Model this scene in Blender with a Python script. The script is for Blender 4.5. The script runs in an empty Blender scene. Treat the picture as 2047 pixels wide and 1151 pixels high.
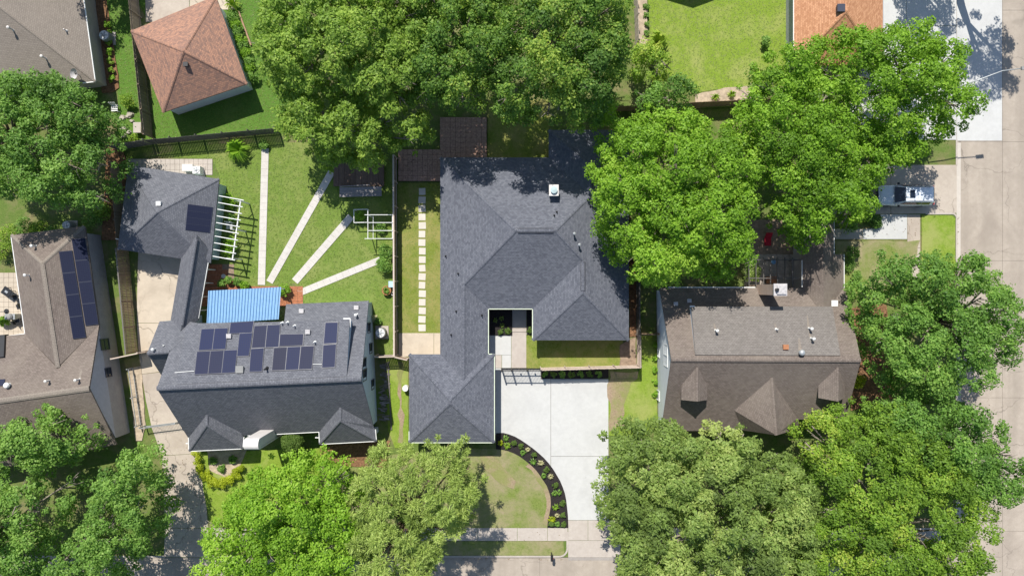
import bpy, bmesh, math, random
import numpy as np
from mathutils import Vector, Matrix

# ------------------------------------------------------------------ camera, sky, sun, exposure
HC, FP, CX, CY = 65.0, 1365.0, 1023.5, 575.5          # drone height (m), focal length and centre (photo pixels)
sc = bpy.context.scene
cam_d = bpy.data.cameras.new('camera')
cam_d.sensor_fit = 'HORIZONTAL'
cam_d.angle = 2 * math.atan(2047 / 2 / FP)
cam_d.clip_start, cam_d.clip_end = 0.5, 3000
cam = bpy.data.objects.new('camera', cam_d)
sc.collection.objects.link(cam)
cam.location = (0, 0, HC)
cam.rotation_euler = (0, 0, 0)
sc.camera = cam

SUN = Vector((-0.55, 1.87, 2.6)).normalized()          # towards the sun
world = bpy.data.worlds.new('World'); sc.world = world; world.use_nodes = True
wn, wl = world.node_tree.nodes, world.node_tree.links
wn.clear()
sky = wn.new('ShaderNodeTexSky'); sky.sky_type = 'NISHITA'; sky.sun_disc = False
sky.sun_elevation = math.asin(SUN.z); sky.sun_rotation = math.atan2(SUN.x, SUN.y)
sky.air_density = 1.0; sky.dust_density = 0.6; sky.ozone_density = 1.0
bg = wn.new('ShaderNodeBackground'); bg.inputs['Strength'].default_value = 0.102
wo = wn.new('ShaderNodeOutputWorld')
wl.new(sky.outputs[0], bg.inputs[0]); wl.new(bg.outputs[0], wo.inputs[0])
sun_d = bpy.data.lights.new('sun', 'SUN'); sun_d.energy = 4.7; sun_d.angle = math.radians(0.53); sun_d.color = (1.0, 0.955, 0.88)
sun = bpy.data.objects.new('sun', sun_d); sc.collection.objects.link(sun)
sun.rotation_euler = SUN.to_track_quat('Z', 'Y').to_euler()
sun.location = SUN * 120
sc.view_settings.view_transform = 'Standard'; sc.view_settings.look = 'None'
sc.view_settings.exposure = 0.36; sc.view_settings.gamma = 1.0; sc.view_settings.use_curve_mapping = False
sc.render.engine = 'CYCLES'
sc.cycles.max_bounces = 5; sc.cycles.diffuse_bounces = 3; sc.cycles.glossy_bounces = 2; sc.cycles.transmission_bounces = 3

# ------------------------------------------------------------------ geometry helpers
COL = sc.collection
WLOC = {}
def P(x, y, h=0.0):
    """Point of the place at height h seen at photo pixel (x, y) from the drone."""
    s = (HC - h) / FP
    return Vector(((x - CX) * s, (CY - y) * s, h))
def ray(x, y): return Vector(((x - CX) / FP, (CY - y) / FP, -1.0))
def hit(x, y, a, b, c):
    """Photo pixel -> point on the plane through a, b, c."""
    n = (b - a).cross(c - a); o = Vector((0, 0, HC)); d = ray(x, y)
    return o + d * ((a - o).dot(n) / d.dot(n))
def wloc(o): return WLOC.get(o.name, Vector((0, 0, 0)))

def tag(o, label=None, cat=None, group=None, kind=None):
    if label: o['label'] = label
    if cat: o['category'] = cat
    if group: o['group'] = group
    if kind: o['kind'] = kind
    return o
def thing(name, loc, label=None, cat=None, group=None, kind=None):
    o = bpy.data.objects.new(name, None); COL.objects.link(o)
    o.empty_display_size = 0.3
    o.location = loc; WLOC[o.name] = Vector(loc)
    return tag(o, label, cat, group, kind)
def link(name, me, mat, parent, loc, rot=None):
    o = bpy.data.objects.new(name, me); COL.objects.link(o)
    if mat is not None and not me.materials: me.materials.append(mat)
    WLOC[o.name] = Vector(loc)
    if parent is not None:
        o.parent = parent; o.location = Vector(loc) - wloc(parent)
    else: o.location = loc
    if rot is not None: o.rotation_euler = rot
    return o
def mesh(name, verts, faces, mat, parent=None, smooth=False, uvb=None):
    """One mesh object from world-space vertices; origin at its own centre."""
    vs = [Vector(v) for v in verts]
    c = sum(vs, Vector()) / len(vs)
    me = bpy.data.meshes.new(name)
    me.from_pydata([tuple(v - c) for v in vs], [], faces)
    if uvb:
        t, s = uvb
        uv = me.uv_layers.new(name='UVMap')
        dat = np.empty(len(me.loops) * 2, np.float32)
        for i, l in enumerate(me.loops):
            v = vs[l.vertex_index]
            dat[2 * i] = v.dot(t); dat[2 * i + 1] = v.dot(s)
        uv.data.foreach_set('uv', dat)
    if smooth: me.polygons.foreach_set('use_smooth', [True] * len(me.polygons))
    me.update()
    return link(name, me, mat, parent, c)
class MB:
    """Collects boxes, bars, tubes and lathes into one mesh."""
    def __init__(s): s.v, s.f = [], []
    def add(s, v, f):
        n = len(s.v); s.v += [Vector(q) for q in v]; s.f += [tuple(i + n for i in q) for q in f]; return s
    def hexa(s, b, t):
        n = len(b)
        f = [tuple(reversed(range(n))), tuple(range(n, 2 * n))] + [(i, (i + 1) % n, n + (i + 1) % n, n + i) for i in range(n)]
        return s.add(list(b) + list(t), f)
    def box(s, c, d, rz=0.0):
        m = Matrix.Rotation(rz, 3, 'Z'); c = Vector(c); x, y, z = d[0] / 2, d[1] / 2, d[2] / 2
        q = [(-x, -y), (x, -y), (x, y), (-x, y)]
        return s.hexa([c + m @ Vector((a, b, -z)) for a, b in q], [c + m @ Vector((a, b, z)) for a, b in q])
    def bar(s, p, q, w, h, up=Vector((0, 0, 1))):
        p, q = Vector(p), Vector(q); d = (q - p).normalized()
        if abs(d.dot(up)) > 0.98: up = Vector((0, 1, 0))
        sx = d.cross(up).normalized(); uz = sx.cross(d)
        k = [(-w / 2, -h / 2), (w / 2, -h / 2), (w / 2, h / 2), (-w / 2, h / 2)]
        return s.hexa([p + sx * a + uz * b for a, b in k], [q + sx * a + uz * b for a, b in k])
    def tube(s, pts, rad, n=6):
        rings = []
        for i, p in enumerate(pts):
            a = Vector(pts[max(0, i - 1)]); b = Vector(pts[min(len(pts) - 1, i + 1)])
            d = (b - a).normalized(); u = Vector((0, 0, 1)) if abs(d.z) < 0.9 else Vector((1, 0, 0))
            x = d.cross(u).normalized(); y = d.cross(x)
            r = rad[i] if hasattr(rad, '__len__') else rad
            rings.append([Vector(p) + (x * math.cos(2 * math.pi * k / n) + y * math.sin(2 * math.pi * k / n)) * r for k in range(n)])
        v = [q for g in rings for q in g]; f = []
        for i in range(len(rings) - 1):
            for k in range(n):
                f.append((i * n + k, i * n + (k + 1) % n, (i + 1) * n + (k + 1) % n, (i + 1) * n + k))
        f += [tuple(reversed(range(n))), tuple(range((len(rings) - 1) * n, len(rings) * n))]
        return s.add(v, f)
    def lathe(s, c, prof, n=14):
        c = Vector(c); v = []; f = []
        for r, z in prof:
            for k in range(n):
                a = 2 * math.pi * k / n; v.append(c + Vector((r * math.cos(a), r * math.sin(a), z)))
        for i in range(len(prof) - 1):
            for k in range(n): f.append((i * n + k, i * n + (k + 1) % n, (i + 1) * n + (k + 1) % n, (i + 1) * n + k))
        f += [tuple(reversed(range(n))), tuple(range((len(prof) - 1) * n, len(prof) * n))]
        return s.add(v, f)
    def build(s, name, mat, parent=None, smooth=False): return mesh(name, s.v, s.f, mat, parent, smooth)

def area2(p): return sum(p[i].x * p[(i + 1) % len(p)].y - p[(i + 1) % len(p)].x * p[i].y for i in range(len(p))) / 2
def ccw(p): return p if area2(p) > 0 else list(reversed(p))
def rough(poly, amp, step=0.6, seed=1):
    """Ragged version of an outline (world points)."""
    r = random.Random(seed); out = []
    for i in range(len(poly)):
        a, b = poly[i], poly[(i + 1) % len(poly)]; n = max(1, int((b - a).length / step))
        d = (b - a); nn = Vector((-d.y, d.x, 0)).normalized()
        for k in range(n):
            q = a + d * (k / n) + nn * r.uniform(-amp, amp); out.append(q)
    return out
def slab(name, pts, z0, z1, mat, parent=None, kind=None, amp=0, seed=1):
    """Flat-topped slab; pts are photo pixels of its outline (at ground)."""
    w = ccw([P(*p) for p in pts])
    if amp: w = rough(w, amp, seed=seed)
    n = len(w); v = [(p.x, p.y, z0) for p in w] + [(p.x, p.y, z1) for p in w]
    f = [tuple(range(n, 2 * n))] + [(i, (i + 1) % n, n + (i + 1) % n, n + i) for i in range(n)]
    o = mesh(name, v, f, mat, parent)
    return tag(o, kind=kind)
def inset(poly, d):
    p = ccw(poly); n = len(p); out = []
    for i in range(n):
        a, b, c = p[i - 1], p[i], p[(i + 1) % n]
        d1 = (b - a).normalized(); d2 = (c - b).normalized()
        n1 = Vector((-d1.y, d1.x, 0)); n2 = Vector((-d2.y, d2.x, 0))
        a1 = b + n1 * d; a2 = b + n2 * d
        cr = d1.x * d2.y - d1.y * d2.x
        if abs(cr) < 1e-4: out.append(a1); continue
        w = a2 - a1; t = (w.x * d2.y - w.y * d2.x) / cr
        out.append(a1 + d1 * t)
    return out

# ------------------------------------------------------------------ materials
def nmat(name, rough_=0.9, spec=0.3):
    m = bpy.data.materials.new(name); m.use_nodes = True
    nt = m.node_tree; b = nt.nodes['Principled BSDF']
    b.inputs['Roughness'].default_value = rough_; b.inputs['Specular IOR Level'].default_value = spec
    return m, nt.nodes, nt.links, b
def c4(c): return (c[0], c[1], c[2], 1)
def ramp(N, L, fac, stops):
    r = N.new('ShaderNodeValToRGB'); e = r.color_ramp.elements
    while len(e) < len(stops): e.new(0.5)
    for q, (p, c) in zip(e, stops): q.position = p; q.color = c4(c) if hasattr(c, '__len__') else (c, c, c, 1)
    L.new(fac, r.inputs[0]); return r.outputs[0]
def noise(N, L, vec, scale, detail=4, rough_=0.6, dist=0.0):
    n = N.new('ShaderNodeTexNoise'); n.inputs['Scale'].default_value = scale; n.inputs['Detail'].default_value = detail
    n.inputs['Roughness'].default_value = rough_; n.inputs['Distortion'].default_value = dist
    L.new(vec, n.inputs['Vector']); return n.outputs['Fac']
def mix(N, L, fac, a, b, mode='MIX'):
    m = N.new('ShaderNodeMix'); m.data_type = 'RGBA'; m.blend_type = mode
    for i, v in ((0, fac), (6, a), (7, b)):
        if hasattr(v, 'is_linked'): L.new(v, m.inputs[i])
        elif i == 0: m.inputs[0].default_value = v
        else: m.inputs[i].default_value = c4(v)
    return m.outputs[2]
def bump(N, L, b, h, strength=0.4, dist=0.02):
    n = N.new('ShaderNodeBump'); n.inputs['Strength'].default_value = strength; n.inputs['Distance'].default_value = dist
    L.new(h, n.inputs['Height']); L.new(n.outputs[0], b.inputs['Normal'])
def pos(N): return N.new('ShaderNodeNewGeometry').outputs['Position']

def plain(name, c, rough_=0.6, spec=0.3, var=0.12, scale=3.0, metal=0.0):
    m, N, L, b = nmat(name, rough_, spec); b.inputs['Metallic'].default_value = metal
    f = noise(N, L, pos(N), scale, 5)
    L.new(ramp(N, L, f, [(0.3, [k * (1 - var) for k in c]), (0.7, [min(1, k * (1 + var)) for k in c])]), b.inputs['Base Color'])
    return m
def grass(name, g1, g2, dry, dry_at=0.6, dry_w=0.12):
    m, N, L, b = nmat(name, 0.95, 0.1); p = pos(N)
    fine = noise(N, L, p, 9, 4, 0.85); mid = noise(N, L, p, 1.7, 6, 0.72); big = noise(N, L, p, 0.32, 4, 0.6, 0.4)
    col = ramp(N, L, fine, [(0.3, [k * 0.5 for k in g1]), (0.48, g1), (0.72, [k * 1.1 for k in g2])])
    col = mix(N, L, ramp(N, L, mid, [(0.35, 0.0), (0.7, 0.65)]), col, g2)
    s = N.new('ShaderNodeMath'); s.operation = 'ADD'; L.new(big, s.inputs[0])
    s2 = N.new('ShaderNodeMath'); s2.operation = 'MULTIPLY'; L.new(mid, s2.inputs[0]); s2.inputs[1].default_value = 0.45; L.new(s2.outputs[0], s.inputs[1])
    col = mix(N, L, ramp(N, L, s.outputs[0], [(dry_at + 0.04, 0.0), (dry_at + 0.16 + dry_w, 0.75)]), col, dry)
    L.new(col, b.inputs['Base Color']); bump(N, L, b, fine, 0.8, 0.05)
    return m
def concrete(name, c1, c2, stain, amount=0.5, speck=0.15, crack=0.0, wear=None):
    m, N, L, b = nmat(name, 0.9, 0.25); p = pos(N)
    big = noise(N, L, p, 0.28, 6, 0.62, 0.8); mid = noise(N, L, p, 2.2, 6, 0.7); fine = noise(N, L, p, 30, 3, 0.7)
    col = ramp(N, L, mid, [(0.35, c1), (0.7, c2)])
    col = mix(N, L, ramp(N, L, big, [(0.46, 0.0), (0.74, amount)]), col, stain)
    spots = noise(N, L, p, 3.2, 2, 0.5); col = mix(N, L, ramp(N, L, spots, [(0.72, 0.0), (0.80, 0.45)]), col, [k * 0.6 for k in stain])
    if wear:                                                           # tyre-polished lanes along the street
        mp = N.new('ShaderNodeMapping'); mp.inputs['Scale'].default_value = wear; L.new(p, mp.inputs[0])
        w = noise(N, L, mp.outputs[0], 1.0, 4, 0.55); col = mix(N, L, ramp(N, L, w, [(0.42, 0.0), (0.66, 0.55)]), col, [k * 0.74 for k in c1])
    if crack:
        dn = N.new('ShaderNodeTexNoise'); dn.inputs['Scale'].default_value = 0.7; dn.inputs['Detail'].default_value = 5; L.new(p, dn.inputs['Vector'])
        ad = N.new('ShaderNodeVectorMath'); ad.operation = 'MULTIPLY_ADD'; L.new(dn.outputs['Color'], ad.inputs[0]); ad.inputs[1].default_value = (2.6, 2.6, 0); L.new(p, ad.inputs[2])
        vo = N.new('ShaderNodeTexVoronoi'); vo.feature = 'DISTANCE_TO_EDGE'; vo.inputs['Scale'].default_value = 0.16; L.new(ad.outputs[0], vo.inputs['Vector'])
        gate = noise(N, L, p, 0.12, 2); mg = N.new('ShaderNodeMath'); mg.operation = 'MULTIPLY'
        L.new(ramp(N, L, vo.outputs['Distance'], [(0.003, crack), (0.009, 0.0)]), mg.inputs[0]); L.new(ramp(N, L, gate, [(0.42, 0.0), (0.55, 1.0)]), mg.inputs[1])
        col = mix(N, L, mg.outputs[0], col, [k * 0.45 for k in stain])
    col = mix(N, L, ramp(N, L, fine, [(0.3, speck), (0.5, 0.0)]), col, [k * 0.6 for k in stain])
    L.new(col, b.inputs['Base Color']); bump(N, L, b, fine, 0.2, 0.01)
    return m
def shingle(name, c1, c2, mortar, stain, stain_amt=0.35, w=0.24, h=0.145, speck=0.5):
    m, N, L, b = nmat(name, 0.92, 0.25)
    uv = N.new('ShaderNodeUVMap').outputs[0]
    br = N.new('ShaderNodeTexBrick'); br.offset = 0.5; br.squash = 1.0
    br.inputs['Scale'].default_value = 1.0; br.inputs['Brick Width'].default_value = w; br.inputs['Row Height'].default_value = h
    br.inputs['Mortar Size'].default_value = 0.012; br.inputs['Mortar Smooth'].default_value = 0.3; br.inputs['Bias'].default_value = 0.0
    br.inputs['Color1'].default_value = c4(c1); br.inputs['Color2'].default_value = c4(c2); br.inputs['Mortar'].default_value = c4(mortar)
    L.new(uv, br.inputs['Vector'])
    p = pos(N); big = noise(N, L, p, 0.3, 5, 0.65, 0.5); fine = noise(N, L, p, 9, 4, 0.8)
    mp = N.new('ShaderNodeMapping'); mp.inputs['Scale'].default_value = (2.2, 0.22, 1); L.new(uv, mp.inputs[0])
    streak = noise(N, L, mp.outputs[0], 1.0, 4, 0.6)
    col = mix(N, L, ramp(N, L, fine, [(0.35, 0.0), (0.75, speck)]), br.outputs['Color'], [k * 1.45 for k in c2])
    col = mix(N, L, ramp(N, L, big, [(0.45, 0.0), (0.7, stain_amt)]), col, stain)
    col = mix(N, L, ramp(N, L, streak, [(0.52, 0.0), (0.8, stain_amt * 0.45)]), col, stain)
    L.new(col, b.inputs['Base Color']); bump(N, L, b, br.outputs['Fac'], -0.25, 0.012)
    return m
def wood(name, c1, c2, scale=6):
    m, N, L, b = nmat(name, 0.85, 0.2); p = pos(N)
    f = noise(N, L, p, scale, 6, 0.7); g = noise(N, L, p, 0.9, 3)
    oi = N.new('ShaderNodeObjectInfo').outputs['Random']
    col = ramp(N, L, f, [(0.3, c1), (0.7, c2)])
    col = mix(N, L, ramp(N, L, oi, [(0.0, 0.0), (1.0, 0.55)]), col, [k * 0.62 for k in c1])
    col = mix(N, L, ramp(N, L, g, [(0.45, 0.0), (0.7, 0.3)]), col, [k * 0.7 for k in c2])
    L.new(col, b.inputs['Base Color']); return m
def leafmat(name, dark, mid_, light, trans=0.40):
    m = bpy.data.materials.new(name); m.use_nodes = True
    N, L = m.node_tree.nodes, m.node_tree.links; b = N['Principled BSDF']
    b.inputs['Roughness'].default_value = 0.55; b.inputs['Specular IOR Level'].default_value = 0.3
    a = N.new('ShaderNodeAttribute'); a.attribute_name = 'tint'
    col = ramp(N, L, a.outputs['Fac'], [(0.0, dark), (0.5, mid_), (1.0, light)])
    L.new(col, b.inputs['Base Color'])
    t = N.new('ShaderNodeBsdfTranslucent'); L.new(mix(N, L, 1.0, col, (1.15, 1.25, 0.5), 'MULTIPLY'), t.inputs[0])
    x = N.new('ShaderNodeMixShader'); x.inputs[0].default_value = trans
    L.new(b.outputs[0], x.inputs[1]); L.new(t.outputs[0], x.inputs[2]); L.new(x.outputs[0], N['Material Output'].inputs[0])
    return m
def glass(name, c):
    m, N, L, b = nmat(name, 0.08, 0.6); b.inputs['Base Color'].default_value = c4(c); return m
def corduroy(name, c1, c2, w):
    m, N, L, b = nmat(name, 0.5, 0.4); f = noise(N, L, pos(N), 3, 4)
    L.new(ramp(N, L, f, [(0.3, c1), (0.7, c2)]), b.inputs['Base Color']); return m
def brickmat(name, c1, c2, mortar, w=0.22, h=0.075):
    m, N, L, b = nmat(name, 0.9, 0.2)
    tc = N.new('ShaderNodeTexCoord'); br = N.new('ShaderNodeTexBrick')
    br.inputs['Scale'].default_value = 1; br.inputs['Brick Width'].default_value = w; br.inputs['Row Height'].default_value = h
    br.inputs['Mortar Size'].default_value = 0.008
    br.inputs['Color1'].default_value = c4(c1); br.inputs['Color2'].default_value = c4(c2); br.inputs['Mortar'].default_value = c4(mortar)
    mp = N.new('ShaderNodeMapping'); mp.inputs['Rotation'].default_value = (math.radians(90), 0, 0)
    cx = N.new('ShaderNodeSeparateXYZ'); L.new(pos(N), cx.inputs[0])
    ad = N.new('ShaderNodeMath'); L.new(cx.outputs[0], ad.inputs[0]); L.new(cx.outputs[1], ad.inputs[1])
    cb = N.new('ShaderNodeCombineXYZ'); L.new(ad.outputs[0], cb.inputs[0]); L.new(cx.outputs[2], cb.inputs[1])
    L.new(cb.outputs[0], br.inputs['Vector'])
    f = noise(N, L, pos(N), 1.2, 5); L.new(mix(N, L, ramp(N, L, f, [(0.4, 0.0), (0.75, 0.35)]), br.outputs['Color'], [k * 0.6 for k in c1]), b.inputs['Base Color'])
    return m
def solarmat(name, c1, c2):
    m, N, L, b = nmat(name, 0.5, 0.06)
    oi = N.new('ShaderNodeObjectInfo').outputs['Random']
    col = ramp(N, L, oi, [(0.0, c1), (1.0, c2)])
    br = N.new('ShaderNodeTexBrick'); br.offset = 0.0
    br.inputs['Scale'].default_value = 1; br.inputs['Brick Width'].default_value = 0.165; br.inputs['Row Height'].default_value = 0.165
    br.inputs['Mortar Size'].default_value = 0.008; uv = N.new('ShaderNodeUVMap').outputs[0]; L.new(uv, br.inputs['Vector'])
    L.new(mix(N, L, br.outputs['Fac'], col, [k * 1.15 + 0.004 for k in c2]), b.inputs['Base Color'])
    return m

M = dict(
    land=grass('yard_grass', (0.10, 0.16, 0.035), (0.15, 0.20, 0.05), (0.24, 0.19, 0.11), 0.62),
    lawn_green=grass('lawn_green', (0.13, 0.20, 0.038), (0.185, 0.262, 0.052), (0.235, 0.265, 0.085), 0.62),
    lawn_lush=grass('lawn_lush', (0.085, 0.175, 0.028), (0.125, 0.225, 0.04), (0.17, 0.23, 0.06), 0.72),
    lawn_pale=grass('lawn_pale', (0.17, 0.26, 0.03), (0.24, 0.325, 0.05), (0.31, 0.33, 0.11), 0.64),
    lawn_dry=grass('lawn_dry', (0.15, 0.20, 0.03), (0.225, 0.265, 0.055), (0.30, 0.27, 0.10), 0.58),
    lawn_patchy=grass('lawn_patchy', (0.15, 0.205, 0.045), (0.225, 0.26, 0.075), (0.36, 0.28, 0.20), 0.55, 0.22),
    lawn_worn=grass('worn_grass', (0.29, 0.215, 0.145), (0.40, 0.305, 0.22), (0.20, 0.24, 0.06), 0.60, 0.1),
    dirt=plain('bare_earth', (0.27, 0.20, 0.145), 1.0, 0.1, 0.3, 3.5),
    sand=plain('sandy_soil', (0.42, 0.34, 0.25), 1.0, 0.1, 0.28, 3.0),
    leaf_litter=plain('leaf_litter', (0.20, 0.11, 0.06), 1.0, 0.1, 0.5, 6),
    mulch=plain('dark_mulch', (0.030, 0.026, 0.026), 1.0, 0.1, 0.5, 14),
    conc_new=concrete('new_concrete', (0.50, 0.50, 0.485), (0.55, 0.55, 0.535), (0.38, 0.38, 0.375), 0.45, 0.08),
    conc_old=concrete('old_concrete', (0.43, 0.37, 0.31), (0.49, 0.43, 0.36), (0.30, 0.245, 0.20), 0.7, 0.2, 0.6),
    conc_walk=concrete('walk_concrete', (0.43, 0.38, 0.335), (0.50, 0.45, 0.40), (0.36, 0.31, 0.27), 0.5, 0.15),
    conc_tan=concrete('tan_concrete', (0.50, 0.43, 0.34), (0.57, 0.49, 0.39), (0.36, 0.30, 0.235), 0.65, 0.12, 0.7),
    street=concrete('street_concrete', (0.385, 0.33, 0.272), (0.455, 0.395, 0.33), (0.295, 0.25, 0.208), 0.75, 0.28, 0.45, (0.55, 0.03, 1)),
    street_pale=concrete('pale_street_concrete', (0.50, 0.455, 0.40), (0.56, 0.51, 0.45), (0.44, 0.39, 0.34), 0.4, 0.12),
    joint=plain('joint_filler', (0.16, 0.14, 0.12), 1.0, 0.1),
    paver=concrete('paver_concrete', (0.52, 0.49, 0.45), (0.60, 0.57, 0.53), (0.44, 0.40, 0.36), 0.4, 0.1),
    stone=concrete('stepping_stone', (0.58, 0.54, 0.47), (0.64, 0.60, 0.53), (0.5, 0.45, 0.38), 0.4, 0.1),
    patio_brick=plain('patio_paver', (0.40, 0.34, 0.29), 0.95, 0.2, 0.25, 5),
    red_brick_paver=plain('red_paver', (0.36, 0.145, 0.075), 0.95, 0.2, 0.3, 7),
    brown_paver=plain('brown_paver', (0.38, 0.24, 0.185), 0.95, 0.2, 0.3, 6),
    roof_slate=shingle('slate_shingle', (0.076, 0.082, 0.102), (0.148, 0.156, 0.182), (0.044, 0.047, 0.06), (0.075, 0.08, 0.10), 0.25),
    roof_grey=shingle('grey_shingle', (0.105, 0.109, 0.126), (0.165, 0.17, 0.19), (0.05, 0.053, 0.062), (0.10, 0.104, 0.12), 0.25, speck=0.25),
    roof_brown=shingle('weathered_brown_shingle', (0.135, 0.11, 0.095), (0.20, 0.165, 0.143), (0.075, 0.06, 0.052), (0.24, 0.205, 0.17), 0.4, speck=0.3),
    roof_taupe=shingle('taupe_shingle', (0.20, 0.172, 0.145), (0.245, 0.212, 0.18), (0.12, 0.10, 0.085), (0.28, 0.24, 0.20), 0.3, speck=0.35),
    roof_greybrown=shingle('grey_brown_shingle', (0.155, 0.14, 0.128), (0.215, 0.195, 0.178), (0.095, 0.085, 0.076), (0.135, 0.12, 0.108), 0.35, speck=0.3),
    roof_rust=shingle('rust_shingle', (0.175, 0.115, 0.10), (0.40, 0.215, 0.145), (0.13, 0.085, 0.07), (0.30, 0.18, 0.13), 0.3, speck=0.35),
    roof_orange=shingle('orange_shingle', (0.36, 0.165, 0.085), (0.56, 0.30, 0.17), (0.24, 0.115, 0.065), (0.45, 0.22, 0.11), 0.2, speck=0.3),
    white=plain('white_paint', (0.74, 0.74, 0.72), 0.6, 0.35, 0.06),
    gutter_green=plain('pale_green_gutter', (0.66, 0.72, 0.56), 0.5, 0.4, 0.06),
    wall_blue=plain('pale_blue_siding', (0.56, 0.66, 0.73), 0.75, 0.3, 0.06),
    wall_white=plain('white_siding', (0.66, 0.69, 0.71), 0.75, 0.3, 0.05),
    wall_lav=plain('lavender_grey_siding', (0.45, 0.45, 0.50), 0.8, 0.2, 0.07),
    wall_tan=plain('tan_wall', (0.42, 0.37, 0.30), 0.85, 0.2, 0.1),
    wall_grey=plain('grey_wall', (0.36, 0.38, 0.40), 0.8, 0.2, 0.08),
    wall_teal=plain('pale_teal_wall', (0.42, 0.53, 0.54), 0.8, 0.2, 0.06),
    brick_mauve=brickmat('mauve_brick', (0.36, 0.32, 0.32), (0.42, 0.38, 0.37), (0.46, 0.44, 0.42)),
    brick_red=brickmat('pinkish_brick', (0.50, 0.36, 0.28), (0.58, 0.44, 0.35), (0.55, 0.48, 0.42)),
    fence_old=wood('weathered_fence', (0.24, 0.185, 0.135), (0.38, 0.30, 0.22)),
    fence_grey=wood('grey_fence', (0.16, 0.145, 0.13), (0.25, 0.23, 0.205)),
    fence_dark=wood('dark_fence', (0.10, 0.093, 0.088), (0.17, 0.16, 0.15)),
    fence_new=wood('new_cedar', (0.52, 0.42, 0.35), (0.66, 0.56, 0.48)),
    fence_tan=wood('tan_fence', (0.28, 0.20, 0.13), (0.42, 0.31, 0.20)),
    deck=wood('grey_deck', (0.25, 0.23, 0.23), (0.34, 0.32, 0.32)),
    deck_brown=wood('brown_deck', (0.15, 0.10, 0.08), (0.24, 0.17, 0.13)),
    cedar_post=wood('cedar_post', (0.33, 0.20, 0.12), (0.45, 0.30, 0.2)),
    black=plain('black_metal', (0.018, 0.018, 0.02), 0.45, 0.5, 0.1),
    steel=plain('galvanised_steel', (0.42, 0.44, 0.45), 0.45, 0.5, 0.1, metal=0.4),
    dark_opening=plain('dark_interior', (0.012, 0.012, 0.014), 0.9, 0.1),
    pane=glass('window_pane', (0.03, 0.04, 0.055)),
    blue_metal=corduroy('blue_corrugated', (0.13, 0.28, 0.48), (0.17, 0.33, 0.53), 0.12),
    solar_blue=solarmat('blue_solar', (0.022, 0.030, 0.078), (0.028, 0.030, 0.050)),
    solar_dark=solarmat('dark_solar', (0.018, 0.022, 0.046), (0.022, 0.026, 0.05)),
    frame_dark=plain('panel_frame', (0.05, 0.055, 0.08), 0.4, 0.5, 0.05),
    ac_grey=plain('ac_casing', (0.26, 0.26, 0.25), 0.6, 0.4, 0.1),
    terracotta=plain('terracotta', (0.38, 0.17, 0.085), 0.85, 0.2, 0.2),
    red_cloth=plain('red_cloth', (0.42, 0.02, 0.04), 0.8, 0.2, 0.15),
    car_paint=plain('silver_paint', (0.70, 0.75, 0.82), 0.22, 0.5, 0.03),
    car_glass=glass('car_glass', (0.012, 0.02, 0.035)),
    rubber=plain('rubber', (0.02, 0.02, 0.02), 0.9, 0.2),
    bark=plain('grey_bark', (0.26, 0.225, 0.185), 0.95, 0.1, 0.35, 4),
    bark_brown=plain('brown_bark', (0.17, 0.125, 0.09), 0.95, 0.1, 0.35, 4),
    lamp_lens=plain('lamp_lens', (0.7, 0.72, 0.7), 0.3, 0.5, 0.03),
    stucco=plain('white_stucco', (0.66, 0.63, 0.60), 0.9, 0.2, 0.07),
    conc_cap=plain('mortar_cap', (0.48, 0.46, 0.46), 0.9, 0.2, 0.2, 5),
    bluebox=plain('pale_blue_plastic', (0.42, 0.58, 0.68), 0.5, 0.4, 0.1),
    rock=plain('pale_rock', (0.40, 0.36, 0.30), 0.95, 0.15, 0.3, 4),
    # foliage: dark, middle, light leaf colours of each kind of tree
    l_mid=leafmat('leaf_mid_green', (0.094, 0.194, 0.038), (0.188, 0.345, 0.063), (0.326, 0.488, 0.112)),
    l_bright=leafmat('leaf_bright_green', (0.122, 0.244, 0.020), (0.231, 0.420, 0.032), (0.390, 0.572, 0.074)),
    l_elm=leafmat('leaf_elm', (0.128, 0.222, 0.035), (0.255, 0.397, 0.060), (0.418, 0.538, 0.101)),
    l_oak=leafmat('leaf_oak', (0.092, 0.185, 0.034), (0.179, 0.317, 0.048), (0.437, 0.529, 0.092)),
    l_olive=leafmat('leaf_olive', (0.14, 0.205, 0.05), (0.245, 0.355, 0.082), (0.43, 0.51, 0.155)),
    l_cool=leafmat('leaf_cool_green', (0.095, 0.196, 0.038), (0.182, 0.345, 0.058), (0.329, 0.488, 0.106)),
    l_yellow=leafmat('leaf_yellow_green', (0.130, 0.232, 0.028), (0.243, 0.400, 0.043), (0.454, 0.529, 0.092)),
    l_pine=leafmat('leaf_pine', (0.173, 0.252, 0.053), (0.315, 0.420, 0.092), (0.473, 0.557, 0.163), 0.25),
    l_grass=leafmat('grass_blade', (0.075, 0.15, 0.02), (0.17, 0.25, 0.04), (0.32, 0.33, 0.10), 0.25),
    l_litter=leafmat('dry_leaf', (0.10, 0.06, 0.035), (0.19, 0.125, 0.07), (0.30, 0.22, 0.12), 0.15),
    l_hedge=leafmat('leaf_hedge', (0.25, 0.32, 0.014), (0.39, 0.46, 0.02), (0.55, 0.60, 0.05)),
    l_box=leafmat('leaf_box', (0.08, 0.15, 0.025), (0.14, 0.23, 0.045), (0.22, 0.31, 0.08)),
    l_pale=leafmat('leaf_pale', (0.40, 0.38, 0.20), (0.55, 0.52, 0.30), (0.68, 0.66, 0.42)),
)

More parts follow.
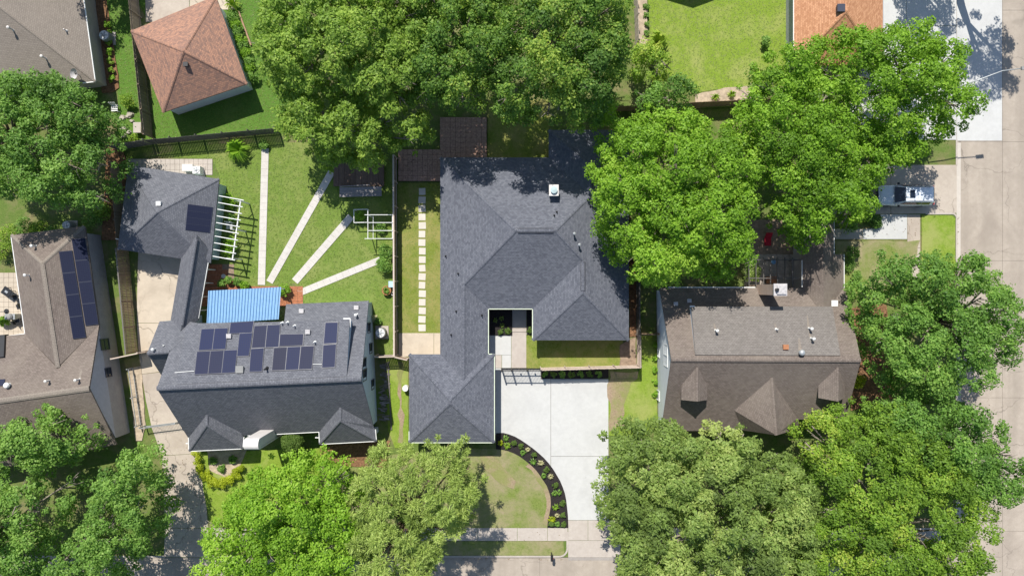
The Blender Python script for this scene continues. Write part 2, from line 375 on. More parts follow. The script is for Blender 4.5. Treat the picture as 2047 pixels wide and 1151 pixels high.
# ------------------------------------------------------------------ builders
UP = Vector((0, 0, 1))
def slope(house, pts, mat, thick=0.16, name='roof_slope'):
    pts = [Vector(p) for p in pts]
    n = Vector()
    for i in range(len(pts)): n += pts[i].cross(pts[(i + 1) % len(pts)])
    if n.z < 0: pts.reverse(); n = -n
    n.normalize()
    s = (UP - n * n.z); s = s.normalized() if s.length > 1e-3 else Vector((0, 1, 0))
    t = s.cross(n).normalized()
    k = len(pts); v = pts + [p - UP * thick for p in pts]
    f = [tuple(range(k)), tuple(reversed(range(k, 2 * k)))] + [(i, k + i, k + (i + 1) % k, (i + 1) % k) for i in range(k)]
    o = mesh(name, v, f, mat, house, uvb=(t, s))
    return o
def cap(house, a, b, mat, w=0.34, name='ridge_cap'):
    d = (b - a).normalized(); x = d.cross(UP).normalized(); u = x.cross(d)
    q = [x * -w / 2 - u * 0.035, x * -w / 5 + u * 0.03, x * w / 5 + u * 0.03, x * w / 2 - u * 0.035]
    v = [a + p for p in q] + [b + p for p in q]
    return mesh(name, v, [(0, 1, 5, 4), (1, 2, 6, 5), (2, 3, 7, 6), (3, 0, 4, 7), (3, 2, 1, 0), (4, 5, 6, 7)], mat, house, uvb=(x, d))
def gutter(house, a, b, mat, w=0.11):
    m = MB().bar(a - UP * 0.05, b - UP * 0.05, w, 0.11); return m.build('gutter', mat, house)
def walls(house, poly, z0, z1, mat, name='wall'):
    p = ccw(poly); n = len(p)
    v = [(q.x, q.y, z0) for q in p] + [(q.x, q.y, z1) for q in p]
    f = [(i, (i + 1) % n, n + (i + 1) % n, n + i) for i in range(n)] + [tuple(range(n, 2 * n))]
    return mesh(name, v, f, mat, house)
def panel(house, name, pts, vec, mat):
    pts = [Vector(p) for p in pts]; n = len(pts); vec = Vector(vec)
    nn = Vector()
    for i in range(n): nn += pts[i].cross(pts[(i + 1) % n])
    if nn.dot(vec) > 0: pts.reverse()
    v = pts + [p + vec for p in pts]
    f = [tuple(range(n)), tuple(reversed(range(n, 2 * n)))] + [(i, n + i, n + (i + 1) % n, (i + 1) % n) for i in range(n)]
    return mesh(name, v, f, mat, house)
def window(house, c, along, out, w, h, frame, pane, bars=True):
    a = Vector(along).normalized(); o = Vector(out).normalized(); c = Vector(c)
    f = MB(); t = 0.07
    for s in (-1, 1):
        f.bar(c + a * s * w / 2 - UP * (h / 2 + t / 2) + o * 0.03, c + a * s * w / 2 + UP * (h / 2 + t / 2) + o * 0.03, t, 0.08, o)
        f.bar(c - a * (w / 2 - t / 2) + UP * s * h / 2 + o * 0.03, c + a * (w / 2 - t / 2) + UP * s * h / 2 + o * 0.03, t, 0.08, UP)
    if bars: f.bar(c - a * (w / 2 - t / 2) + o * 0.025, c + a * (w / 2 - t / 2) + o * 0.025, 0.04, 0.05, UP)
    fr = f.build('window', frame, house)
    q = [c + a * x * w / 2 + UP * z * h / 2 + o * 0.005 for x, z in ((-1, -1), (1, -1), (1, 1), (-1, 1))]
    panel(fr, 'pane', q, o * 0.012, pane)
    return fr
def child(name, me, mat, parent, loc, rot=(0, 0, 0)):
    o = bpy.data.objects.new(name, me); COL.objects.link(o)
    if mat is not None and not me.materials: me.materials.append(mat)
    o.parent = parent; o.location = loc; o.rotation_euler = rot; return o
def boxmesh(name, d):
    x, y, z = d[0] / 2, d[1] / 2, d[2] / 2
    me = bpy.data.meshes.new(name)
    me.from_pydata([(-x, -y, -z), (x, -y, -z), (x, y, -z), (-x, y, -z), (-x, -y, z), (x, -y, z), (x, y, z), (-x, y, z)], [],
                   [(3, 2, 1, 0), (4, 5, 6, 7), (0, 1, 5, 4), (1, 2, 6, 5), (2, 3, 7, 6), (3, 0, 4, 7)])
    return me
FR = random.Random(5)
def fence(label, A, B, h, mat, side=1, pw=0.15, gap=0.012, nrail=2, capw=0, postm=None, group=None, name='wooden_fence', dogear=True, jitter=0.03, board='picket', skip=()):
    A, B = Vector(A), Vector(B); d = B - A; L = d.length; ang = math.atan2(d.y, d.x)
    t = thing(name, A, label, 'fence', group); t.rotation_euler = (0, 0, ang)
    n = max(1, int(L / pw)); step = L / n
    me = boxmesh(board, (step - gap, 0.022, h)); me.materials.append(mat)
    for i in range(n):
        if i in skip: continue
        child(board, me, None, t, ((i + 0.5) * step, 0, h / 2 + FR.uniform(-jitter, jitter)), (FR.uniform(-0.012, 0.012), 0, 0))
    for k in range(nrail):
        z = h * (0.16 + 0.68 * k / max(1, nrail - 1))
        child('rail', boxmesh('rail', (L, 0.045, 0.09)), postm or mat, t, (L / 2, side * 0.036, z))
    np_ = max(1, round(L / 2.44)); pm = boxmesh('post', (0.09, 0.09, h + 0.02)); pm.materials.append(postm or mat)
    for k in range(np_ + 1): child('post', pm, None, t, (L * k / np_, side * 0.105, h / 2), (0, 0, 0))
    if capw: child('cap_board', boxmesh('cap_board', (L + 0.05, capw, 0.03)), postm or mat, t, (L / 2, side * 0.03, h + 0.05))
    return t

# ---- foliage
def leaf_object(name, cen, rad, tint, nper, L, W, mat, parent, seed, flat=0.7, updir=0.5, radial=0.0, spread=0.16, droop=0.0):
    """One mesh of leaf-sized rhombi spread through many small clumps."""
    rng = np.random.default_rng(seed)
    cen = np.asarray(cen, float); N = len(cen); K = N * nper
    c = np.repeat(cen, nper, 0); r = np.repeat(np.asarray(rad, float), nper)
    d = rng.normal(size=(K, 3)); d /= np.linalg.norm(d, axis=1, keepdims=True)
    d[:, 2] = d[:, 2] * 0.75 + 0.22
    rr = r * rng.uniform(0.45, 1.0, K) ** 0.5
    p = c + d * rr[:, None] * np.array([1, 1, flat])
    if droop: p[:, 2] -= droop * (rr / np.maximum(r, 1e-3)) ** 2
    nrm = d * 0.45 + rng.normal(size=(K, 3)) * 0.42 + np.array([0, 0, updir]); nrm /= np.linalg.norm(nrm, axis=1, keepdims=True)
    u = rng.normal(size=(K, 3)) * (1 - radial) + d * radial * 1.6
    u -= nrm * (u * nrm).sum(1, keepdims=True); u /= np.linalg.norm(u, axis=1, keepdims=True) + 1e-9
    v = np.cross(nrm, u)
    s = rng.uniform(0.65, 1.25, K)[:, None]
    a = u * s * L / 2; b = v * s * W / 2
    V = np.stack([p - a, p - a * 0.05 + b, p + a, p - a * 0.05 - b], 1).reshape(-1, 3)
    t = np.repeat(np.asarray(tint, float), nper) + rng.normal(size=K) * spread
    t = np.repeat(np.clip(t, 0, 1), 4)
    return quads(name, V, t, mat, parent)
def quads(name, V, t, mat, parent):
    o0 = V.mean(0); o0[2] = V[:, 2].min(); K = len(V) // 4
    me = bpy.data.meshes.new(name)
    me.vertices.add(len(V)); me.vertices.foreach_set('co', (V - o0).astype(np.float32).ravel())
    me.loops.add(4 * K); me.loops.foreach_set('vertex_index', np.arange(4 * K, dtype=np.int32))
    me.polygons.add(K); me.polygons.foreach_set('loop_start', np.arange(0, 4 * K, 4, dtype=np.int32))
    try: me.polygons.foreach_set('loop_total', np.full(K, 4, np.int32))
    except Exception: pass
    at = me.attributes.new('tint', 'FLOAT', 'POINT'); at.data.foreach_set('value', t.astype(np.float32))
    me.update(calc_edges=True)
    return link(name, me, mat, parent, Vector(o0))
def poly_dist(pts, poly):
    """signed distance (positive inside) of points (n,2) to polygon (m,2)"""
    n = len(poly); dmin = np.full(len(pts), 1e9); inside = np.zeros(len(pts), bool)
    for i in range(n):
        a, b = poly[i], poly[(i + 1) % n]; ab = b - a
        t = np.clip(((pts - a) @ ab) / (ab @ ab + 1e-12), 0, 1)
        dmin = np.minimum(dmin, np.linalg.norm(pts - a - t[:, None] * ab, axis=1))
        cond = (a[1] > pts[:, 1]) != (b[1] > pts[:, 1])
        xi = a[0] + (pts[:, 1] - a[1]) / (b[1] - a[1] + 1e-12) * ab[0]
        inside ^= cond & (pts[:, 0] < xi)
    return np.where(inside, dmin, -dmin)
def scatter(poly, spacing, rng, margin=0.0):
    lo, hi = poly.min(0), poly.max(0)
    gx, gy = np.meshgrid(np.arange(lo[0], hi[0], spacing), np.arange(lo[1], hi[1], spacing))
    p = np.stack([gx.ravel(), gy.ravel()], 1); p[:, 0] += (np.round((p[:, 1] - lo[1]) / spacing) % 2) * spacing / 2
    p += rng.uniform(-0.48, 0.48, p.shape) * spacing
    d = poly_dist(p, poly); k = d > margin
    return p[k], d[k]
def puffs(name, cen, rad, tint, mat, parent, seed, dens=480, L=0.24, W=0.15, flat=0.85, radial=0.0, jit=0.5, spread=0.19, lump=0.26):
    """Crown mesh: every twig cluster is a rounded puff whose shell is made of single leaf faces."""
    rng = np.random.default_rng(seed); cen = np.asarray(cen, float); rad = np.asarray(rad, float)
    cnt = np.maximum(30, (dens * rad ** 2)).astype(int); K = int(cnt.sum())
    c = np.repeat(cen, cnt, 0); r = np.repeat(rad, cnt)
    d = rng.normal(size=(K, 3)); d /= np.linalg.norm(d, axis=1, keepdims=True)
    lo = d[:, 2] < -0.3; d[lo, 2] *= -1
    ph = np.repeat(rng.uniform(0, 6.28, (len(cen), 3)), cnt, 0)          # uneven lumps on each puff
    bumps = np.sin(d[:, 0] * 5.5 + ph[:, 0]) * np.sin(d[:, 1] * 5.5 + ph[:, 1]) + 0.6 * np.sin(d[:, 2] * 7 + ph[:, 2])
    f = np.where(rng.random(K) < 0.72, rng.uniform(0.76, 1.12, K), rng.uniform(0.35, 1.28, K)) * (1 + lump * bumps)
    p = c + d * (r * f)[:, None] * np.array([1, 1, flat])
    nrm = d * 0.85 + rng.normal(size=(K, 3)) * jit + np.array([0, 0, 0.45]); nrm /= np.linalg.norm(nrm, axis=1, keepdims=True)
    u = rng.normal(size=(K, 3)) * (1 - radial) + d * radial * 1.8
    u -= nrm * (u * nrm).sum(1, keepdims=True) * (1 - 0.5 * radial); u /= np.linalg.norm(u, axis=1, keepdims=True) + 1e-9
    v = np.cross(nrm, u); v /= np.linalg.norm(v, axis=1, keepdims=True) + 1e-9
    s = rng.uniform(0.65, 1.3, K)[:, None]; a = u * s * L / 2; b = v * s * W / 2
    V = np.stack([p - a, p - a * 0.05 + b, p + a, p - a * 0.05 - b], 1).reshape(-1, 3)
    t = np.repeat(np.asarray(tint, float), cnt) + rng.normal(size=K) * spread
    return quads(name, V, np.repeat(np.clip(t, 0, 1), 4), mat, parent)
def tree(label, outline, htop, hedge, mat, seed, lobe=3.0, amp=1.5, spacing=0.86, L=0.215, W=0.14, trunk=None, bark='bark', dens=540,
         gaps=0.10, tone=0.45, lobe_tone=0.14, name='shade_tree', radial=0.0, flat=0.85, pr=0.64, group=None, lower=0.5, cat='tree', jit=0.52):
    rng = np.random.default_rng(seed)
    ho = hedge + 0.22 * (htop - hedge)
    poly = np.array([[*P(x, y, ho)][:2] for x, y in outline])
    lob, ld = scatter(poly, lobe * 0.9, rng, lobe * 0.15)
    lob_h = rng.normal(size=len(lob)) * 0.6; lob_t = rng.normal(size=len(lob)) * lobe_tone
    pts, d = scatter(poly, spacing, rng, 0.40)
    R = min(d.max(), 6.0)
    def dome(d): return np.sqrt(np.clip(1 - (1 - np.clip(d / R, 0, 1)) ** 2, 0, 1))
    def lobes(p):
        q = np.linalg.norm(p[:, None] - lob[None], axis=2); i = q.argmin(1)
        return i, q[np.arange(len(p)), i] / (lobe * 0.6)
    i, rl = lobes(pts); n = len(pts)
    top = hedge + (htop - hedge) * dome(d) * 0.9
    z = top + amp * (0.5 - 0.85 * np.clip(rl, 0, 1.35) ** 2) + lob_h[i] + rng.normal(size=n) * 0.28
    keep = rng.random(n) > gaps * (0.25 + np.clip(rl, 0, 1.2) ** 2 * 1.5)
    tint = tone + lob_t[i] + rng.normal(size=n) * 0.09
    rad = pr * rng.uniform(0.5, 1.42, n) * np.where(d < 0.9, 0.8, 1.0)
    cen = np.column_stack([pts, z])[keep]; tn = tint[keep]; rad = rad[keep]
    # small sprigs that break up the outline
    p3, d3 = scatter(poly, 0.8, rng, 0.0); k3 = (d3 < 0.75) & (rng.random(len(p3)) < 0.5); p3, d3 = p3[k3], d3[k3]; i3, _ = lobes(p3)
    cen = np.vstack([cen, np.column_stack([p3, hedge - 0.2 + rng.normal(size=len(p3)) * 0.5])]); tn = np.concatenate([tn, tone + lob_t[i3]]); rad = np.concatenate([rad, rng.uniform(0.22, 0.42, len(p3))])
    # lower leaves inside the crown
    p2, d2 = scatter(poly, spacing / math.sqrt(lower), rng, 0.5); i2, rl2 = lobes(p2)
    z2 = np.maximum(hedge + (htop - hedge) * dome(d2) * 0.9 - rng.uniform(1.6, 3.6, len(p2)), hedge * 0.45 + rng.uniform(0, 0.8, len(p2)))
    k2 = rng.random(len(p2)) > gaps * 1.5
    cen = np.vstack([cen, np.column_stack([p2, z2])[k2]]); tn = np.concatenate([tn, (tone + lob_t[i2])[k2]]); rad = np.concatenate([rad, np.full(k2.sum(), pr * 1.15)])
    if trunk is not None: base = P(*trunk)
    else: b2 = poly.mean(0); base = Vector((b2[0], b2[1], 0))
    t = thing(name, base, label, cat, group)
    puffs('crown', cen, rad, tn, mat, t, seed + 1, dens=dens, L=L, W=W, flat=flat, radial=radial, jit=jit)
    # trunk, limbs, twigs
    mb = MB(); r0 = 0.14 + 0.017 * htop
    f = Vector((base.x, base.y, htop * 0.32)); jr = random.Random(seed)
    mb.tube([base - UP * 0.1, base + UP * 0.35, base + UP * htop * 0.18 + Vector((jr.uniform(-.15, .15), jr.uniform(-.15, .15), 0)), f], [r0 * 1.5, r0 * 1.1, r0, r0 * 0.9], 8)
    order = list(range(len(lob))); jr.shuffle(order)
    for k in order[:30]:
        e = Vector((lob[k][0], lob[k][1], 0)); dd = poly_dist(lob[k:k + 1], poly)
        e.z = hedge + (htop - hedge) * float(dome(dd)[0]) * 0.9 - 0.7 + lob_h[k]
        m1 = f.lerp(e, 0.45) + Vector((jr.uniform(-.4, .4), jr.uniform(-.4, .4), jr.uniform(0.1, 0.6)))
        mb.tube([f, m1, e], [r0 * 0.55, r0 * 0.32, 0.05], 5)
        for q in range(4):
            a = jr.uniform(0, 6.28); g = e + Vector((math.cos(a) * lobe * 0.3, math.sin(a) * lobe * 0.3, jr.uniform(-0.2, 0.9)))
            s0 = m1.lerp(e, jr.uniform(0.5, 0.95)); mb.tube([s0, s0.lerp(g, 0.5) + UP * 0.15, g], [0.05, 0.035, 0.015], 4)
    mb.build('trunk', M[bark], t, True)
    return t
def shrub(label, x, y, r, h, mat, seed, n=26, nper=22, L=0.16, W=0.09, cat='shrub', name='shrub', group=None, flat=1.0, tone=0.5, radial=0.2, z0=0.0, ry=None):
    rng = np.random.default_rng(seed); b = P(x, y); b.z = z0
    t = thing(name, b, label, cat, group)
    a = rng.uniform(0, 2 * math.pi, n); q = np.sqrt(rng.uniform(0, 1, n)); ry = ry or r
    cen = np.column_stack([b.x + np.cos(a) * q * r * 0.8, b.y + np.sin(a) * q * ry * 0.8, z0 + h * (0.35 + 0.5 * np.sqrt(1 - q * q)) + rng.normal(size=n) * 0.05 * h])
    leaf_object('foliage', cen, np.full(n, max(0.12, min(r, ry) * 0.34)), tone + rng.normal(size=n) * 0.14, nper, L, W, mat, t, seed + 3, radial=radial)
    mb = MB()
    for k in range(5):
        e = Vector(cen[k % n]); mb.tube([b, b.lerp(e, 0.5) + UP * 0.05, e], [0.03, 0.022, 0.01], 4)
    mb.build('stem', M['bark_brown'], t); return t
def rosette(label, x, y, r, h, mat, seed, n=16, wid=0.09, name='bed_plant', group=None, tone=0.5, cat='plant', z0=0.0, arch=0.5):
    """A small plant of strap leaves arching out from one crown."""
    rng = np.random.default_rng(seed); b = P(x, y); b.z = z0; V = []; tn = []
    t = thing(name, b, label, cat, group)
    for k in range(n):
        a = 2 * math.pi * k / n + rng.uniform(-.25, .25); R = r * rng.uniform(0.7, 1.05); e = rng.uniform(0.55, 1.1) * h
        d = np.array([math.cos(a), math.sin(a), 0]); s = np.array([-d[1], d[0], 0]); w = wid * rng.uniform(0.8, 1.2)
        p0 = np.array([b.x, b.y, z0 + 0.02]); p1 = p0 + d * R * 0.5 + np.array([0, 0, e]); p2 = p0 + d * R + np.array([0, 0, e * (1 - arch)])
        V += [p0 - s * w * .3, p0 + s * w * .3, p1 + s * w * .5, p1 - s * w * .5, p1 - s * w * .5, p1 + s * w * .5, p2 + s * .01, p2 - s * .01]
        tt = float(np.clip(tone + rng.normal() * 0.15, 0, 1)); tn += [tt] * 8
    quads('foliage', np.array(V), np.array(tn), mat, t)
    MB().lathe(b, [(0.05, 0.0), (0.06, 0.05), (0.03, 0.1)], 6).build('stem', M['bark_brown'], t)
    return t

# ------------------------------------------------------------------ ground, streets, paving
def big(name, x0, y0, x1, y1, z0, z1, mat, parent=None, kind='structure'):
    v = [(x0, y0, z0), (x1, y0, z0), (x1, y1, z0), (x0, y1, z0), (x0, y0, z1), (x1, y0, z1), (x1, y1, z1), (x0, y1, z1)]
    f = [(4, 5, 6, 7), (0, 1, 5, 4), (1, 2, 6, 5), (2, 3, 7, 6), (3, 0, 4, 7)]
    return tag(mesh(name, v, f, mat, parent), kind=kind)
KX, KY = P(1912, 0).x, P(0, 1113).y                      # kerb lines of the two streets
v = [(-1500, -1500, -0.19), (1500, -1500, -0.19), (1500, 1500, -0.19), (-1500, 1500, -0.19)]
tag(mesh('ground', v, [(0, 1, 2, 3)], M['land']), kind='structure')
big('city_block', -260, KY, KX, 260, -0.17, 0.0, M['land'])
SW = 9.6
big('verge_across_street', KX + SW, KY - 6, 260, 260, -0.17, 0.0, M['land'])
big('verge_across_road', -260, -260, KX - 4, KY - SW, -0.17, 0.0, M['land'])
# concrete street slabs, laid piece by piece with joints
def slabs(name, xs, ys, z, mat, alt=None, g=0.012):
    t = thing(name, ((xs[0] + xs[-1]) / 2, (ys[0] + ys[-1]) / 2, z), kind='structure')
    v = [(xs[0], ys[0], z - 0.02), (xs[-1], ys[0], z - 0.02), (xs[-1], ys[-1], z - 0.02), (xs[0], ys[-1], z - 0.02)]
    mesh('joint_bed', v, [(0, 1, 2, 3)], M['joint'], t)
    r = random.Random(3)
    for i in range(len(xs) - 1):
        for j in range(len(ys) - 1):
            m = alt if alt is not None and r.random() < 0.0 else mat
            big('concrete_slab', xs[i] + g, ys[j] + g, xs[i + 1] - g, ys[j + 1] - g, z - 0.06, z + r.uniform(-0.003, 0.003), m, t, None)
    return t
jx = [P(x, 0).x for x in (2005.5,)]
slabs('side_street', [KX, jx[0], KX + SW], [-60] + [P(0, y).y for y in (1330, 1062, 795, 521, 283, 20, -240)] + [60], -0.10, M['street'])
slabs('front_street', [P(x, 0).x for x in (-260, 60, 318, 575, 830, 1079, 1330, 1590, 1750)] + [KX], [KY - SW, KY - SW / 2, KY], -0.10, M['street'])
slab('street_patch_pavement', [(1914, -60), (2004.5, -60), (2004.5, 281), (1914, 281)], -0.1, -0.088, M['conc_new'], kind='structure')
slab('gutter_strip_pavement', [(1912.5, 285), (1922, 285), (1921, 600), (1924, 1110), (1912.5, 1110)], -0.1, -0.090, M['street_pale'], kind='structure')
# kerbs
def kerb(pts, name='kerb'):
    mb = MB()
    for a, b in zip(pts[:-1], pts[1:]):
        a, b = P(*a), P(*b); a.z = b.z = -0.04
        mb.bar(a, b, 0.16, 0.17)
    return tag(mb.build(name, M['conc_walk']), kind='structure')
arc = [(1118 + 16 * math.sin(a), 1095.5 + 16 * math.cos(a)) for a in [k * math.pi / 14 for k in range(8)]]
kerb([(410, 1111.5)] + arc + [(1134, 1062)])
kerb([(-200, 1111.5), (330, 1111.5)])
kerb([(1912, 498), (1912, 1060)]); kerb([(1240, 1111.5), (1860, 1111.5), (1895, 1100), (1912, 1060)]); kerb([(1912, 280), (1912, 330)])
arc2 = [(1903 - 9 * math.cos(a), 436 - 9 * math.sin(a)) for a in [math.pi / 2 + k * math.pi / 12 for k in range(7)]]
kerb([(1850, 427)] + arc2 + [(1912, 445), (1912, 498)])

Z = [0.003]
LAWNS = []; BARE = []
def sheet(name, pts, mat, amp=0.10, lift=0.0, seed=None):
    Z[0] += 0.0042
    if 'lawn' in name and 'soil' not in name: LAWNS.append((pts, mat.name))
    elif 'lawn' not in name or 'soil' in name: BARE.append(pts)
    return slab(name, pts, -0.02, Z[0] + lift, mat, kind='structure', amp=amp, seed=seed or len(Z) + int(Z[0] * 9999))
sheet('rear_lawn', [(300, 312), (430, 288), (545, 285), (700, 285), (792, 330), (793, 708), (756, 708), (745, 606), (600, 606), (590, 566), (505, 575), (440, 525), (430, 420), (440, 355), (425, 318)], M['lawn_green'], 0.02)
sheet('garage_lawn', [(302, 60), (275, 0), (275, -60), (560, -60), (620, 100), (600, 265), (306, 277)], M['lawn_lush'], 0.02)
sheet('side_lawn', [(212, -40), (268, -40), (304, 278), (238, 285), (236, 180), (225, 170), (212, 100)], M['lawn_lush'], 0.04)
sheet('corner_lawn', [(1293, -60), (1576, -60), (1576, 172), (1510, 175), (1450, 178), (1395, 184), (1350, 170), (1300, 90)], M['lawn_pale'], 0.05)
sheet('narrow_side_lawn', [(796, 366), (882, 366), (882, 666), (796, 666)], M['lawn_dry'], 0.02)
sheet('court_lawn', [(1052, 670), (1245, 670), (1245, 735), (1052, 737)], M['lawn_dry'], 0.02)
sheet('strip_lawn', [(1278, 668), (1314, 668), (1314, 850), (1290, 870), (1216, 870), (1216, 800), (1262, 745), (1278, 742)], M['lawn_pale'], 0.05)
sheet('front_lawn', [(880, 895), (1000, 897), (1030, 905), (1060, 925), (1085, 955), (1101, 985), (1102, 1010), (1095, 1054), (700, 1054), (700, 920)], M['lawn_patchy'], 0.02)
sheet('verge_lawn', [(420, 1081), (1126, 1081), (1128, 1109), (420, 1109)], M['lawn_patchy'], 0.02)
sheet('bed_side_soil', [(1060, 926), (1084, 955), (1100, 985), (1101, 1010), (1095, 1050), (1085, 1045), (1092, 1000), (1075, 960), (1052, 930)], M['lawn_worn'], 0.14)
sheet('shady_lawn', [(392, 905), (640, 895), (640, 1054), (422, 1054)], M['lawn_pale'], 0.04)
sheet('side_passage_lawn', [(772, 718), (816, 718), (816, 890), (790, 895), (776, 860)], M['lawn_pale'], 0.04)
sheet('kerbside_lawn', [(1842, 431), (1902, 431), (1909, 438), (1909, 560), (1842, 560)], M['lawn_pale'], 0.03)
sheet('north_passage_lawn', [(975, 200), (1098, 200), (1098, 316), (975, 316)], M['lawn_dry'], 0.03)
# bare earth, beds
sheet('side_yard_soil', [(1217, 742), (1276, 742), (1258, 780), (1245, 825), (1250, 850), (1217, 858)], M['lawn_worn'], 0.2)
sheet('worn_track_soil', [(795, 722), (806, 722), (805, 800), (809, 885), (795, 885), (798, 800)], M['lawn_worn'], 0.16)
sheet('worn_lawn_soil', [(960, 912), (985, 912), (1010, 945), (1030, 963), (1022, 972), (990, 955), (968, 935)], M['lawn_worn'], 0.3)
sheet('court_corner_soil', [(1238, 690), (1270, 672), (1271, 728), (1238, 731)], M['dirt'], 0.10)
sheet('passage_soil', [(1258, 480), (1272, 480), (1272, 672), (1258, 672)], M['leaf_litter'], 0.06)
sheet('fence_side_soil', [(258, 735), (283, 730), (292, 850), (285, 880), (272, 880), (268, 845)], M['sand'], 0.05)
sheet('corner_bed_soil', [(1390, 190), (1450, 176), (1500, 172), (1500, 208), (1390, 212)], M['sand'], 0.05)
sheet('fence_bed_soil', [(1268, -60), (1292, -60), (1295, 85), (1285, 100), (1272, 92)], M['sand'], 0.08)
sheet('front_bed_soil', [(415, 900), (495, 895), (480, 930), (455, 955), (420, 940)], M['sand'], 0.05)
sheet('wall_bed_mulch', [(190, -40), (208, -40), (222, 60), (238, 150), (238, 176), (228, 185), (205, 186), (196, 60)], M['leaf_litter'], 0.05)
sheet('porch_bed_soil', [(640, 880), (780, 880), (770, 935), (640, 925)], M['leaf_litter'], 0.1)
sheet('shrub_bed_soil', [(1690, 620), (1770, 600), (1790, 800), (1700, 820)], M['leaf_litter'], 0.1)
sheet('dry_side_yard_soil', [(1668, 482), (1838, 482), (1815, 560), (1668, 600)], M['lawn_patchy'], 0.1)
sheet('back_corner_soil', [(215, 280), (246, 300), (256, 330), (236, 480), (205, 480)], M['leaf_litter'], 0.05)
sheet('court_bed_mulch', [(976, 612), (1024, 612), (1024, 670), (976, 670)], M['mulch'], 0.0)
sheet('court_bed_mulch', [(1053, 612), (1068, 612), (1068, 668), (1053, 668)], M['mulch'], 0.0)
sheet('fence_foot_mulch', [(1082, 740), (1216, 738), (1216, 755), (1082, 757)], M['mulch'], 0.0)
bo = [(235, 58), (290, 55), (335, 66), (380, 85), (425, 110), (470, 140), (518, 175), (560, 210), (602, 248), (640, 290), (672, 333), (700, 380), (725, 424), (745, 470), (760, 515), (770, 560), (780, 630), (785, 690), (787, 780)]
bi = [(627, 780), (632, 720), (642, 675), (653, 620), (655, 580), (650, 540), (638, 500), (622, 460), (598, 420), (570, 378), (540, 340), (497, 298), (450, 260), (410, 232), (370, 210), (325, 194), (285, 185), (235, 180)]
BZ = lambda q: (930 + q[0] / 3.823, 850 + q[1] / 3.823)
tag(slab('crescent_bed_mulch', [BZ(q) for q in bo + bi], -0.02, 0.055, M['mulch'], amp=0.015), kind='structure')

# main driveway: new concrete, five pours with joints
t = thing('driveway', P(1110, 880), kind='structure')
slab('joint_bed', [(1002, 735), (1215, 757), (1215, 1037), (1137, 1037), (1135, 985), (1118, 940), (1090, 905), (1050, 875), (1012, 868), (1002, 850)], -0.02, 0.012, M['joint'], t)
g = 0.35
BO = [BZ(q) for q in bo]
sh = lambda q: (q[0] - 5, q[1] + 5)
slab('concrete_slab', [(990, 735.6), (1081, 736), (1081, 757), (1101 - g, 757), (1101 - g, 936)] + [sh(q) for q in reversed(BO) if 1003 < q[0] < 1104] + [(990, 868)], -0.02, 0.045, M['conc_new'], t)
slab('concrete_slab', [(1101 + g, 757.5), (1216, 757.5), (1216, 911), (1101 + g, 911)], -0.02, 0.046, M['conc_new'], t)
slab('concrete_slab', [(1101 + g, 911.8), (1216, 911.8), (1216, 1038.5)] + [(1130.5, 1038.5)] + [sh(q) for q in reversed(BO) if 1106 < q[0] and q[1] < 1030] + [(1101 + g, 938)], -0.02, 0.044, M['conc_new'], t)
t = thing('driveway_apron_pavement', P(1185, 1075), kind='structure')
slab('concrete_slab', [(1135.8, 1039.3), (1175, 1039.3), (1175, 1079), (1135.8, 1079)], -0.02, 0.040, M['conc_walk'], t)
slab('concrete_slab', [(1175.6, 1039.3), (1240, 1039.3), (1240, 1079), (1175.6, 1079)], -0.02, 0.042, M['conc_walk'], t)
slab('concrete_slab', [(1135.8, 1079.8), (1240, 1079.8), (1240, 1112.6), (1135.8, 1112.6)], -0.02, 0.036, M['conc_walk'], t)
v = [P(1135.8, 1113), P(1240, 1113), P(1240, 1120), P(1135.8, 1120)]; v[0].z = v[1].z = 0.03; v[2].z = v[3].z = -0.094
mesh('ramp', v + [p - UP * 0.06 for p in v], [(3, 2, 1, 0), (4, 5, 6, 7), (0, 1, 5, 4), (1, 2, 6, 5), (2, 3, 7, 6), (3, 0, 4, 7)], M['conc_walk'], t)
t = thing('sidewalk', P(900, 1067), kind='structure')
xs = [420, 488, 556, 624, 692, 760, 828, 896, 954, 1034, 1094.5, 1135]
for a, b in zip(xs[:-1], xs[1:]): slab('concrete_slab', [(a + g, 1054.5), (b - g, 1054.5), (b - g, 1080), (a + g, 1080)], -0.02, 0.036 + FR.uniform(-.003, .003), M['conc_walk'], t)
for k in range(10): slab('concrete_slab', [(1241 + 66 * k, 1054.5), (1306 + 66 * k, 1054.5), (1306 + 66 * k, 1080), (1241 + 66 * k, 1080)], -0.02, 0.036 + FR.uniform(-.003, .003), M['conc_walk'], t)
# entry walk
t = thing('entry_walk_path', P(1037, 680), kind='structure')
slab('concrete_slab', [(1022.3, 612), (1052, 612), (1052, 656), (1022.3, 656)], -0.02, 0.04, M['conc_walk'], t)
slab('concrete_slab', [(1022.3, 656.5), (1052, 656.5), (1052, 663), (1022.3, 663)], -0.02, 0.10, M['conc_walk'], t)
slab('concrete_slab', [(1022.3, 663.5), (1052, 663.5), (1052, 735), (1022.3, 735)], -0.02, 0.04, M['conc_walk'], t)
slab('concrete_slab', [(978, 669), (1021.6, 669), (1021.6, 709), (978, 709)], -0.02, 0.041, M['conc_new'], t)
slab('concrete_slab', [(1003.5, 709.5), (1021.6, 709.5), (1021.6, 735), (1003.5, 735)], -0.02, 0.040, M['conc_new'], t)
slab('concrete_slab', [(986, 709.5), (1002.8, 709.5), (1002.8, 735), (986, 735)], -0.02, 0.043, M['conc_walk'], t)
for (a, b, y) in ((992, 1022, 668), (1052.5, 1066, 666.5)):
    tag(MB().bar(P(a, y) + UP * 0.06, P(b, y) + UP * 0.06, 0.10, 0.12).build('bed_edging', M['cedar_post'] if a < 1000 else M['stone']), 'low timber edging in front of the courtyard planting bed' if a < 1000 else 'short pale stone edging beside the entry walk', 'edging')
